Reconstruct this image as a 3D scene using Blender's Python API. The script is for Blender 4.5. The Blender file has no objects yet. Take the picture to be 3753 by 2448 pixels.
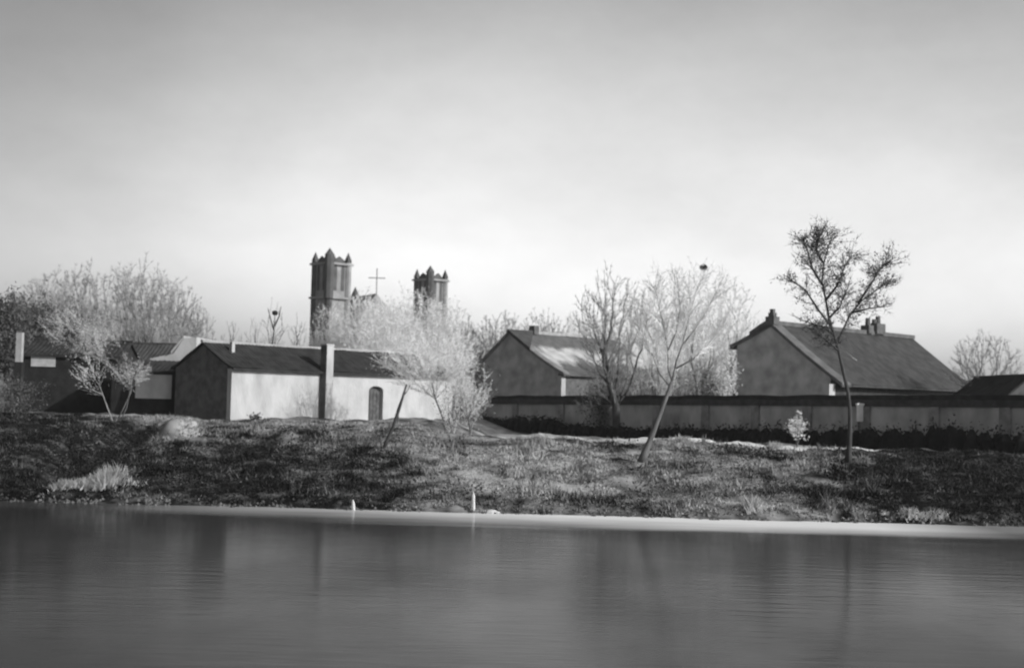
import bpy, math, random
import numpy as np
from mathutils import Vector, Matrix, noise

scene = bpy.context.scene
col = scene.collection
# ------------------------------------------------------------------ camera
W, H, F = 1024, 667, 1407.0
EYE = 4.5
ROLL = math.radians(1.45)
PITCH = math.atan(64.5 * math.cos(ROLL) / F)
Fw = Vector((0, math.cos(PITCH), math.sin(PITCH)))
R0 = Vector((1, 0, 0)); U0 = Vector((0, -math.sin(PITCH), math.cos(PITCH)))
Rc = R0 * math.cos(ROLL) + U0 * math.sin(ROLL)
Uc = -R0 * math.sin(ROLL) + U0 * math.cos(ROLL)
cd = bpy.data.cameras.new('camera'); cam = bpy.data.objects.new('camera', cd); col.objects.link(cam)
cd.sensor_width = 36; cd.lens = 36 * F / W; cd.clip_start = .1; cd.clip_end = 6000
M = Matrix((( Rc.x, Uc.x, -Fw.x, 0), (Rc.y, Uc.y, -Fw.y, 0), (Rc.z, Uc.z, -Fw.z, EYE), (0, 0, 0, 1)))
cam.matrix_world = M
scene.camera = cam
cd.dof.use_dof = True            # the old lens is a little out of focus
cd.dof.focus_distance = 14.0
cd.dof.aperture_fstop = 2.2
# ------------------------------------------------------------------ light
SUN = Vector((.86, -.42, .50)).normalized()
el = math.asin(SUN.z); az = math.atan2(SUN.x, SUN.y)
world = bpy.data.worlds.new('World'); scene.world = world; world.use_nodes = True
nt = world.node_tree; nt.nodes.clear()
sky = nt.nodes.new('ShaderNodeTexSky'); sky.sky_type = 'NISHITA'; sky.sun_disc = False
sky.sun_elevation = el; sky.sun_rotation = az; sky.air_density = 1.0; sky.dust_density = 3.0
bw = nt.nodes.new('ShaderNodeRGBToBW'); nt.links.new(sky.outputs[0], bw.inputs[0])
tc = nt.nodes.new('ShaderNodeTexCoord')
mp = nt.nodes.new('ShaderNodeMapping'); mp.inputs['Scale'].default_value = (1, 1, 1.9); mp.inputs['Location'].default_value = (.35, .1, .22)
nt.links.new(tc.outputs['Generated'], mp.inputs[0])
nz = nt.nodes.new('ShaderNodeTexNoise'); nz.inputs['Scale'].default_value = 3.4; nz.inputs['Detail'].default_value = 9; nz.inputs['Roughness'].default_value = .62
nt.links.new(mp.outputs[0], nz.inputs['Vector'])
# thin veil of cloud: brighter towards the skyline, darker overhead
sep = nt.nodes.new('ShaderNodeSeparateXYZ'); nt.links.new(tc.outputs['Generated'], sep.inputs[0])
grad = nt.nodes.new('ShaderNodeMapRange'); grad.inputs[1].default_value = 0.10; grad.inputs[2].default_value = .32
grad.inputs[3].default_value = 1.0; grad.inputs[4].default_value = .55
nt.links.new(sep.outputs[2], grad.inputs[0])
cl = nt.nodes.new('ShaderNodeMapRange'); cl.inputs[1].default_value = .3; cl.inputs[2].default_value = .7
cl.inputs[3].default_value = .86; cl.inputs[4].default_value = 1.12
nt.links.new(nz.outputs[0], cl.inputs[0])
m1 = nt.nodes.new('ShaderNodeMath'); m1.operation = 'MULTIPLY'; nt.links.new(grad.outputs[0], m1.inputs[0]); 
dt_ = nt.nodes.new('ShaderNodeVectorMath'); dt_.operation = 'DOT_PRODUCT'; nt.links.new(tc.outputs['Generated'], dt_.inputs[0])
dt_.inputs[1].default_value = Vector((.14, 1, .13)).normalized()
vl = nt.nodes.new('ShaderNodeMapRange'); vl.interpolation_type = 'SMOOTHSTEP'; vl.inputs[1].default_value = math.cos(math.radians(29)); vl.inputs[2].default_value = 1.0
vl.inputs[3].default_value = .57; vl.inputs[4].default_value = 1.18; nt.links.new(dt_.outputs['Value'], vl.inputs[0])
m0 = nt.nodes.new('ShaderNodeMath'); m0.operation = 'MULTIPLY'; nt.links.new(vl.outputs[0], m0.inputs[0]); nt.links.new(cl.outputs[0], m0.inputs[1])
m2 = nt.nodes.new('ShaderNodeMath'); m2.operation = 'MULTIPLY'; nt.links.new(bw.outputs[0], m2.inputs[0]); nt.links.new(m1.outputs[0], m2.inputs[1])
nt.links.new(m0.outputs[0], m1.inputs[1])
g2 = nt.nodes.new('ShaderNodeMapRange'); g2.inputs[1].default_value = 0.0; g2.inputs[2].default_value = .11; g2.inputs[3].default_value = 1.22; g2.inputs[4].default_value = 1.0
nt.links.new(sep.outputs[2], g2.inputs[0]); m3 = nt.nodes.new('ShaderNodeMath'); m3.operation = 'MULTIPLY'
nt.links.new(g2.outputs[0], m3.inputs[0]); nt.links.new(grad.outputs[0], m3.inputs[1]); nt.links.new(m3.outputs[0], m1.inputs[0])
bg = nt.nodes.new('ShaderNodeBackground'); bg.inputs[1].default_value = .15
nt.links.new(m2.outputs[0], bg.inputs[0])
wo = nt.nodes.new('ShaderNodeOutputWorld'); nt.links.new(bg.outputs[0], wo.inputs[0])
sl = bpy.data.lights.new('sun', 'SUN'); sl.energy = 2.1; sl.angle = math.radians(.5); sl.color = (1, 1, 1)
so = bpy.data.objects.new('sun', sl); col.objects.link(so)
so.rotation_euler = SUN.to_track_quat('Z', 'Y').to_euler(); so.location = (60, -40, 60)
scene.view_settings.view_transform = 'Standard'
try: scene.view_settings.look = 'None'
except Exception: pass
scene.view_settings.gamma = 1; scene.view_settings.use_curve_mapping = False
scene.view_settings.exposure = 0.9

# ------------------------------------------------------------------ helpers
def ray(px, py):
    return Fw * F + Rc * (px - W / 2) + Uc * (H / 2 - py)
def at(px, py, Y):
    d = ray(px, py); return Vector((0, 0, EYE)) + d * (Y / d.y)
def proj(p):
    q = Vector(p) - Vector((0, 0, EYE)); z = q.dot(Fw)
    return W / 2 + F * q.dot(Rc) / z, H / 2 - F * q.dot(Uc) / z
def xat(px, Y, z=3.0):
    """world X of the point at depth Y, height z that shows at column px"""
    x = (px - W / 2) / F * Y
    for _ in range(4):
        x += (px - proj((x, Y, z))[0]) * Y / F
    return x

def tag(o, label=None, cat=None, group=None, kind=None):
    if label: o['label'] = label
    if cat: o['category'] = cat
    if group: o['group'] = group
    if kind: o['kind'] = kind
    return o
def empty(name, loc, label=None, cat=None, group=None):
    o = bpy.data.objects.new(name, None); col.objects.link(o); o.location = loc; o.empty_display_size = .3
    return tag(o, label, cat, group)
def origin(o):
    v = Vector((0, 0, 0))
    while o: v += o.location; o = o.parent
    return v

class MB:
    def __init__(s): s.v = []; s.f = []; s.a = None
    def add(s, vs, fs):
        n = len(s.v); s.v.extend([tuple(p) for p in vs]); s.f.extend([tuple(i + n for i in f) for f in fs])
    def box(s, O, ux, uy, uz):
        O = Vector(O); ux = Vector(ux); uy = Vector(uy); uz = Vector(uz)
        vs = [O, O + ux, O + ux + uy, O + uy, O + uz, O + ux + uz, O + ux + uy + uz, O + uy + uz]
        s.add(vs, [(0, 3, 2, 1), (4, 5, 6, 7), (0, 1, 5, 4), (1, 2, 6, 5), (2, 3, 7, 6), (3, 0, 4, 7)])
    def prism(s, prof, ext):
        """prof = list of 3D points of a planar polygon, extruded by ext"""
        n = len(prof); ext = Vector(ext); vs = [Vector(p) for p in prof] + [Vector(p) + ext for p in prof]
        fs = [tuple(range(n))[::-1], tuple(range(n, 2 * n))] + [(i, (i + 1) % n, n + (i + 1) % n, n + i) for i in range(n)]
        s.add(vs, fs)
    def tube(s, pts, rad, n=5):
        k = len(pts); base = len(s.v)
        for i, p in enumerate(pts):
            a = pts[max(0, i - 1)]; b = pts[min(k - 1, i + 1)]; d = (Vector(b) - Vector(a))
            if d.length < 1e-6: d = Vector((0, 0, 1))
            d.normalize(); q = d.cross(Vector((.31, .95, .07))); 
            if q.length < .05: q = d.cross(Vector((1, 0, 0)))
            q.normalize(); w = d.cross(q)
            for j in range(n):
                t = 2 * math.pi * j / n; s.v.append(tuple(Vector(p) + (q * math.cos(t) + w * math.sin(t)) * rad[i]))
        for i in range(k - 1):
            for j in range(n):
                j2 = (j + 1) % n
                s.f.append((base + i * n + j, base + i * n + j2, base + (i + 1) * n + j2, base + (i + 1) * n + j))
        s.f.append(tuple(base + j for j in range(n))[::-1]); s.f.append(tuple(base + (k - 1) * n + j for j in range(n)))
    def cone(s, c, r, h, n=4, rot=.785):
        vs = [Vector(c) + Vector((math.cos(rot + 2 * math.pi * i / n) * r, math.sin(rot + 2 * math.pi * i / n) * r, 0)) for i in range(n)]
        vs.append(Vector(c) + Vector((0, 0, h)))
        s.add(vs, [tuple(range(n))[::-1]] + [(i, (i + 1) % n, n) for i in range(n)])
    def build(s, name, mat, parent=None, smooth=False, attr=None):
        O = origin(parent) if parent else Vector((0, 0, 0))
        me = bpy.data.meshes.new(name)
        vs = s.v if O.length == 0 else [(x - O.x, y - O.y, z - O.z) for x, y, z in s.v]
        me.from_pydata(vs, [], s.f); me.update()
        if smooth: me.shade_smooth()
        if attr is not None:
            a = me.attributes.new('dry', 'FLOAT', 'POINT'); a.data.foreach_set('value', np.array(attr, dtype=np.float32))
        me.materials.append(mat)
        o = bpy.data.objects.new(name, me); col.objects.link(o)
        if parent: o.parent = parent
        return o

def mat(name, a, b=None, scale=3.0, rough=.85, bump=0.0, detail=5, stretch=None, lo=.35, hi=.65, bscale=None, attr=None, spec=.3):
    m = bpy.data.materials.new(name); m.use_nodes = True; t = m.node_tree; p = t.nodes['Principled BSDF']
    p.inputs['Roughness'].default_value = rough; p.inputs['Specular IOR Level'].default_value = spec
    if b is None: b = a
    tcn = t.nodes.new('ShaderNodeTexCoord'); mpn = t.nodes.new('ShaderNodeMapping')
    if stretch: mpn.inputs['Scale'].default_value = stretch
    t.links.new(tcn.outputs['Object'], mpn.inputs[0])
    n = t.nodes.new('ShaderNodeTexNoise'); n.inputs['Scale'].default_value = scale; n.inputs['Detail'].default_value = detail
    t.links.new(mpn.outputs[0], n.inputs['Vector'])
    r = t.nodes.new('ShaderNodeMapRange'); r.inputs[1].default_value = lo; r.inputs[2].default_value = hi
    r.inputs[3].default_value = a; r.inputs[4].default_value = b; t.links.new(n.outputs[0], r.inputs[0])
    t.links.new(r.outputs[0], p.inputs['Base Color'])
    if bump:
        n2 = t.nodes.new('ShaderNodeTexNoise'); n2.inputs['Scale'].default_value = bscale or scale * 4; n2.inputs['Detail'].default_value = 6
        t.links.new(mpn.outputs[0], n2.inputs['Vector'])
        bn = t.nodes.new('ShaderNodeBump'); bn.inputs['Strength'].default_value = bump; bn.inputs['Distance'].default_value = .05
        t.links.new(n2.outputs[0], bn.inputs['Height']); t.links.new(bn.outputs[0], p.inputs['Normal'])
    return m

def leafmat(name, a, b, scale=1.2, trans=.25):
    """matt foliage / grass, lets some light through"""
    m = mat(name, a, b, scale, .8, 0, 3, spec=.15); t = m.node_tree; p = t.nodes['Principled BSDF']
    src = p.inputs['Base Color'].links[0].from_socket
    tr = t.nodes.new('ShaderNodeBsdfTranslucent'); mx = t.nodes.new('ShaderNodeMixShader'); mx.inputs[0].default_value = trans
    t.links.new(src, tr.inputs[0]); t.links.new(p.outputs[0], mx.inputs[1]); t.links.new(tr.outputs[0], mx.inputs[2])
    t.links.new(mx.outputs[0], t.nodes['Material Output'].inputs[0])
    return m

def drymat(name, dark, pale, fine=3.0, amt=.5, bump=0):
    """vegetation/earth whose tone follows the 'dry' attribute broken up by noise"""
    m = mat(name, -amt, amt, fine, .9, bump, 6, lo=.3, hi=.7, spec=.1); t = m.node_tree; p = t.nodes['Principled BSDF']
    nzs = p.inputs['Base Color'].links[0].from_socket
    at_ = t.nodes.new('ShaderNodeAttribute'); at_.attribute_name = 'dry'
    ad = t.nodes.new('ShaderNodeMath'); ad.operation = 'ADD'; ad.use_clamp = True
    t.links.new(at_.outputs['Fac'], ad.inputs[0]); t.links.new(nzs, ad.inputs[1])
    r = t.nodes.new('ShaderNodeMapRange'); r.inputs[3].default_value = dark; r.inputs[4].default_value = pale
    t.links.new(ad.outputs[0], r.inputs[0]); t.links.new(r.outputs[0], p.inputs['Base Color'])
    return m

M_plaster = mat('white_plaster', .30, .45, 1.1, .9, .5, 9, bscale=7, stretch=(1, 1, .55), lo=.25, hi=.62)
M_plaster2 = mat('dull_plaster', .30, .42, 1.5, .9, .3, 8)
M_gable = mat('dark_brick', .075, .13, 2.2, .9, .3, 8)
M_gable2 = mat('grey_brick', .28, .48, .9, .9, .3, 8)
M_wall = mat('grey_wall_brick', .24, .56, .7, .9, .5, 10, stretch=(1, 1, .6), lo=.28, hi=.68)
M_wall_dark = mat('dark_wall_coping', .04, .07, 2, .9, .3)
M_roof = mat('dark_tiles', .015, .033, 1.6, .85, .4, 8)
M_roof2 = mat('grey_tiles', .035, .065, 1.3, .85, .4, 8)
M_roof3 = mat('pale_tiles', .08, .13, 1.3, .85, .4, 8)
M_verge = mat('pale_verge', .14, .22, 2, .9)
M_ridge = mat('lime_ridge', .25, .35, 2, .9)
M_dark = mat('timber_eave_shade', .025, .045, 3, .8)
M_door = mat('worn_door', .05, .11, 4, .8, .2)
M_stone = mat('church_stone', .20, .32, .5, .9, .3, 8)
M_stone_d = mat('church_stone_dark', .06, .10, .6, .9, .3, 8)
M_bark = mat('dark_bark', .035, .07, 6, .95, .4, stretch=(1, 1, .25))
M_barkpale = mat('pale_bark', .22, .42, 5, .95, .3, stretch=(1, 1, .25))
M_barkmid = mat('grey_bark', .09, .16, 5, .95, .3, stretch=(1, 1, .25))
M_twig = mat('grey_twigs', .22, .36, .5, .95)
M_twigdark = mat('dark_twigs', .045, .09, .5, .95)
M_twigpale = mat('pale_twigs', .68, .88, .5, .95)
M_leafdark = leafmat('dark_leaves', .035, .08)
M_leafmid = leafmat('grey_leaves', .10, .2)
M_leafpale = leafmat('pale_leaves', .7, .9, .7, .5)
M_leaftree = leafmat('tree_leaves', .08, .16)
M_scrub = leafmat('scrub_leaves', .012, .035)
M_hedge = leafmat('hedge_leaves', .008, .02, 1.0, .1)
M_straw = leafmat('straw', .32, .6, 2.5, .3)
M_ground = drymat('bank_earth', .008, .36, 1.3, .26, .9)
M_weed = drymat('weeds', .008, .40, .9, .25)
M_path = mat('trodden_path', .5, .72, 1.8, .95, .5, 8)
M_rock = mat('pale_rock', .35, .55, 3, .9, .4)
M_pil = mat('grimy_pilaster', .18, .30, 2, .9, .3)
M_twigsoft = mat('soft_twigs', .36, .52, .5, .95)
M_whitepaint = mat('white_paint', .75, .85, 3, .7)
M_board = mat('faded_board', .34, .46, 3, .8)
M_black = mat('sooty_wall', .012, .026, 1.5, .9, .3)
M_pebble = mat('pebbles', .02, .16, 6, .9)
M_nest = mat('nest_twigs', .03, .05, 8, .95)
M_post = mat('pale_wood', .5, .65, 4, .8)

# ------------------------------------------------------------------ terrain
def shore(x):
    return 55.4 + .45 * noise.noise(Vector((x * .16, 3.1, 0))) + .22 * noise.noise(Vector((x * .7, 7.1, 0))) + .08 * noise.noise(Vector((x * 3, 1.1, 0)))
def lerp(a, b, t): return a + (b - a) * t
def sst(a, b, x):
    t = min(1, max(0, (x - a) / (b - a))); return t * t * (3 - 2 * t)
def terr(x, y):
    t = y - shore(x)
    if t < 0: z = t * .18
    elif t < 1: z = .42 * t
    elif t < 15: z = .42 + (2.62 - .42) * (1 - (1 - (t - 1) / 14) ** 1.25)
    else: z = 2.62
    if t > 15:
        # left: rises gently to the white house; right: falls to the foot of the compound wall
        lft = 1 - sst(-6.5, -1.0, x - (y - 70) * .05)
        zl = 2.62 + .28 * sst(15, 24, t); zr = 2.62 - .95 * sst(16, 24, t)
        z = lerp(zr, zl, lft)
        if t > 60: z = lerp(z, 2.2, sst(60, 110, t))
    if 0 < t < 40: z -= .28 * sst(2, 24, x) * sst(5, 13, t)
    if t > 0 and y < 100:
        k = min(1, t / 2.5)
        z += k * (.26 * noise.noise(Vector((x * .28, y * .28, 1))) + .17 * noise.noise(Vector((x * .9, y * .9, 4))) + .05 * noise.noise(Vector((x * 2.6, y * 2.6, 8))))
        # gully on the left, running down towards the water
        gx0, gy0, gx1, gy1 = -18.6, 73.0, -18.9, 59.0
        s = max(0, min(1, ((x - gx0) * (gx1 - gx0) + (y - gy0) * (gy1 - gy0)) / ((gx1 - gx0) ** 2 + (gy1 - gy0) ** 2)))
        dx = x - (gx0 + (gx1 - gx0) * s) + .5 * noise.noise(Vector((y * .4, 2, 2)))
        dd = math.hypot(dx, (y - (gy0 + (gy1 - gy0) * s)))
        z -= 1.5 * math.exp(-(dd / 1.5) ** 2) * (1 - .45 * s)
        # left bank stands a little higher
        z += .35 * math.exp(-((x + 26) / 4.5) ** 2 - ((y - 68) / 6) ** 2)
        # hummock under the dead trunk
        z += .18 * math.exp(-((x + 8.5) / 3.0) ** 2 - ((y - 69) / 3) ** 2)
    return z
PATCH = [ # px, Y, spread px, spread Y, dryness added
    (105, 65, 24, 4, -.4), (140, 70, 20, 3, -.4), (172, 68, 30, 1.8, .6), (205, 66, 40, 1.0, .35), (300, 69.5, 60, 1.2, .3), (385, 71, 40, 1.5, .3), (420, 66, 40, 4, .2),  # first two entries paint the gully's shade into the tone
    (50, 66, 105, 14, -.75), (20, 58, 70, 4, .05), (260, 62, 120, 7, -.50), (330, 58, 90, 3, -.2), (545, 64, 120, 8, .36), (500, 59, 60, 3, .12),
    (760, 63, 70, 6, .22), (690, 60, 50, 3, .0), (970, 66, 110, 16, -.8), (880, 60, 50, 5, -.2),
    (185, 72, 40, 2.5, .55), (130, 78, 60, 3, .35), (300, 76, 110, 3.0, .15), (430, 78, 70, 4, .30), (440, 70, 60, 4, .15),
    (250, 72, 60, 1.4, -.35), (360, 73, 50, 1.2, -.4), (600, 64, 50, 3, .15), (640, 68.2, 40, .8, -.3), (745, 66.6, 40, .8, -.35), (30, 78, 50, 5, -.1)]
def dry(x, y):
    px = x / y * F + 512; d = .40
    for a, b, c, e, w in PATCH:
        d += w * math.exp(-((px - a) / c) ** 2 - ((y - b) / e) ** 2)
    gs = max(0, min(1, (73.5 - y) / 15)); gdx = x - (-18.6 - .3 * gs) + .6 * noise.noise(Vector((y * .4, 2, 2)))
    if y < 75: d += -1.1 * math.exp(-(gdx / 1.0) ** 2) + .40 * math.exp(-((gdx - 2.3) / .9) ** 2) * sst(62, 68, y)  # gully's shade painted as a dark line, with a pale rim beside it
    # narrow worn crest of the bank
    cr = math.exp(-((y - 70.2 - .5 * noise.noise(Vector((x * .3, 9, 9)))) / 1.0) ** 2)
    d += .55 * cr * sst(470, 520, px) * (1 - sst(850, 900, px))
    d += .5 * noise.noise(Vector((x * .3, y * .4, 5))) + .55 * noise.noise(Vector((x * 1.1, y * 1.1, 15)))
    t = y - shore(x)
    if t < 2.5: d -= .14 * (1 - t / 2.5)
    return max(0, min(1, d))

xs = [-1200, -700, -400, -220, -120, -80, -60, -50, -42] + list(np.arange(-36, 36.1, .3)) + [42, 50, 60, 80, 120, 220, 400, 700, 1200]
ys = [40, 48, 52] + list(np.arange(54, 80, .27)) + list(np.arange(80, 100, 1.0)) + list(np.arange(100, 150, 5)) + [160, 180, 220, 280, 360, 500, 700, 900, 1200]
mb = MB(); at_v = []
for y in ys:
    for x in xs:
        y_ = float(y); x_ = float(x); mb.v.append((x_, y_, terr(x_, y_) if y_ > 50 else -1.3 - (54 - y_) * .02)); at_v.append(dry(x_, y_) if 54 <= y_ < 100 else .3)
nx = len(xs)
for j in range(len(ys) - 1):
    for i in range(nx - 1):
        a = j * nx + i; mb.f.append((a, a + 1, a + nx + 1, a + nx))
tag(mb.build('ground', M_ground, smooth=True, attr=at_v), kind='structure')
# trodden path along the crest
mb = MB(); k = 0
for i in range(260):
    px = 486 + i * 1.55; Y = 70.2 + .35 * math.sin(i * .05)
    x = xat(px, Y, 2.6); wv = .8 + .4 * noise.noise(Vector((i * .14, 0, 3))); wv = max(.04, wv) * sst(0, 12, i) * (1 - sst(235, 259, i))
    for dy in (-wv, 0, wv): mb.v.append((x, Y + dy, terr(x, Y + dy) + .05))
    if i:
        b = i * 3
        mb.f += [(b - 3, b, b + 1, b - 2), (b - 2, b + 1, b + 2, b - 1)]
tag(mb.build('path', M_path, smooth=True), kind='structure')

# ------------------------------------------------------------------ water
wm = bpy.data.materials.new('canal_water'); wm.use_nodes = True; t = wm.node_tree; p = t.nodes['Principled BSDF']
tcn = t.nodes.new('ShaderNodeTexCoord')
def noise_node(sc, stretch, det):
    mpn = t.nodes.new('ShaderNodeMapping'); mpn.inputs['Scale'].default_value = stretch; t.links.new(tcn.outputs['Object'], mpn.inputs[0])
    n = t.nodes.new('ShaderNodeTexNoise'); n.inputs['Scale'].default_value = sc; n.inputs['Detail'].default_value = det; t.links.new(mpn.outputs[0], n.inputs['Vector']); return n
n1 = noise_node(2.2, (.3, 1.0, 1), 4); n2 = noise_node(4.5, (.35, 1, 1), 3)
sm = t.nodes.new('ShaderNodeMath'); sm.operation = 'MULTIPLY_ADD'; sm.inputs[1].default_value = .22
t.links.new(n2.outputs[0], sm.inputs[0]); t.links.new(n1.outputs[0], sm.inputs[2])
bn = t.nodes.new('ShaderNodeBump'); bn.inputs['Strength'].default_value = 1.0; bn.inputs['Distance'].default_value = WAVE = .008
t.links.new(sm.outputs[0], bn.inputs['Height']); t.links.new(bn.outputs[0], p.inputs['Normal'])
p.inputs['Roughness'].default_value = .10; p.inputs['Specular Tint'].default_value = (.5, .5, .5, 1); p.inputs['IOR'].default_value = 1.33
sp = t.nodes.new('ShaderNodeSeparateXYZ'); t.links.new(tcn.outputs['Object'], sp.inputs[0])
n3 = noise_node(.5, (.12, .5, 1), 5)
# pale strip painting the bright sky reflection along the far shore (wider to the right)
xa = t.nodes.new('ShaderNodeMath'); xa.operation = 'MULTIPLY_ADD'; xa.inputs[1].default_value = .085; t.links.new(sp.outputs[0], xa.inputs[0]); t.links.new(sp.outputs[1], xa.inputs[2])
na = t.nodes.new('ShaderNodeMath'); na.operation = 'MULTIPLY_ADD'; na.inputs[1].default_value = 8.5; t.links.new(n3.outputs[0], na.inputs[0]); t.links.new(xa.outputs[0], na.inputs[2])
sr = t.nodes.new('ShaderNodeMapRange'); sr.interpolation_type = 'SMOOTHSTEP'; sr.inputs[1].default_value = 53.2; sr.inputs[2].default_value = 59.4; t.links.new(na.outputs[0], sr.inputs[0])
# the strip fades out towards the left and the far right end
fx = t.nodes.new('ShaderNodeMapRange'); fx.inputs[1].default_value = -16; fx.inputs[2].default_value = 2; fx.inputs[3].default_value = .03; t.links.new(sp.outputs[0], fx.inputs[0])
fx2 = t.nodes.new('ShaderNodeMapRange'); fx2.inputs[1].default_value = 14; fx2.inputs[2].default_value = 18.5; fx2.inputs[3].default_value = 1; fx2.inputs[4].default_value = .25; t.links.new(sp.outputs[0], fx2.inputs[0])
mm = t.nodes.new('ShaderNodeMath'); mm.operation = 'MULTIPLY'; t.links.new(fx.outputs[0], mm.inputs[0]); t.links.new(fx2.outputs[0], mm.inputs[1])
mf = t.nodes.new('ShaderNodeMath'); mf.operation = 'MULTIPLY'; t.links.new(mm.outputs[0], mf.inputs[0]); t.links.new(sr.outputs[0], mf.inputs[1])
p.inputs['Base Color'].default_value = (.03, .03, .03, 1)
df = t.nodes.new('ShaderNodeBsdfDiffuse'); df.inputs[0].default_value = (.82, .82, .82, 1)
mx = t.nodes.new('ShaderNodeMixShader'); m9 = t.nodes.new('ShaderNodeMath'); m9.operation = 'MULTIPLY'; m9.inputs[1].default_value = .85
t.links.new(mf.outputs[0], m9.inputs[0]); gl = t.nodes.new('ShaderNodeBsdfGlossy'); gl.inputs['Roughness'].default_value = .14; t.links.new(bn.outputs[0], gl.inputs['Normal'])
nf = noise_node(.14, (1, .45, 1), 5); rf_ = t.nodes.new('ShaderNodeMapRange'); rf_.inputs[1].default_value = .36; rf_.inputs[2].default_value = .64; rf_.inputs[3].default_value = .40; rf_.inputs[4].default_value = .68
t.links.new(nf.outputs[0], rf_.inputs[0]); t.links.new(rf_.outputs[0], gl.inputs['Color'])
dw = t.nodes.new('ShaderNodeBsdfDiffuse'); dw.inputs[0].default_value = (.03, .03, .03, 1); fr = t.nodes.new('ShaderNodeFresnel'); fr.inputs[0].default_value = 1.33; t.links.new(bn.outputs[0], fr.inputs['Normal'])
wx = t.nodes.new('ShaderNodeMixShader'); t.links.new(fr.outputs[0], wx.inputs[0]); t.links.new(dw.outputs[0], wx.inputs[1]); t.links.new(gl.outputs[0], wx.inputs[2])
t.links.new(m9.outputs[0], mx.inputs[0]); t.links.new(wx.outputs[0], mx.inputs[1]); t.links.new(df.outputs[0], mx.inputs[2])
t.links.new(mx.outputs[0], t.nodes['Material Output'].inputs[0])
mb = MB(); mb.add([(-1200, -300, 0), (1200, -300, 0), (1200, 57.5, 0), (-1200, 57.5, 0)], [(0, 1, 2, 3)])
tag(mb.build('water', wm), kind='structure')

# ------------------------------------------------------------------ houses
def frame(C, ang):
    u = Vector((math.cos(ang), math.sin(ang), 0)); v = Vector((-math.sin(ang), math.cos(ang), 0)); C = Vector(C)
    return (lambda a, b, z: C + u * a + v * b + Vector((0, 0, z))), u, v
def roof_slab(P, L, prof, thick, ends=.15, rib=.28, ribh=.05):
    """prof: list of (v, z) from eave to ridge. Barrel-tile ribs run down the slope."""
    mb = MB(); n = max(2, int((L + 2 * ends) / rib)); m = len(prof)
    for i in range(n * 2 + 1):
        a = -ends + (L + 2 * ends) * i / (n * 2); dz = ribh if i % 2 else 0
        for (b, z) in prof: mb.v.append(tuple(P(a, b, z + dz + .07 * noise.noise(Vector((a * .5, b * .8, z)))+ .03 * noise.noise(Vector((a * 2.5, b * 2.5, z))))))
    for i in range(n * 2):
        for j in range(m - 1):
            k = i * m + j; mb.f.append((k, k + m, k + m + 1, k + 1))
    base = len(mb.v)
    for i in (0, n * 2):
        a = -ends + (L + 2 * ends) * i / (n * 2)
        for (b, z) in prof: mb.v.append(tuple(P(a, b, z - thick)))
    for j in range(m - 1): mb.f.append((base + j, base + m + j, base + m + j + 1, base + j + 1))
    for j in range(m - 1):
        mb.f.append((j, j + 1, base + j + 1, base + j)); k = n * 2 * m
        mb.f.append((k + j, k + j + 1, base + m + j + 1, base + m + j))
    mb.add([P(-ends, prof[0][0], prof[0][1] - thick), P(L + ends, prof[0][0], prof[0][1] - thick), P(L + ends, prof[0][0], prof[0][1]), P(-ends, prof[0][0], prof[0][1])], [(0, 1, 2, 3)])
    return mb
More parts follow.
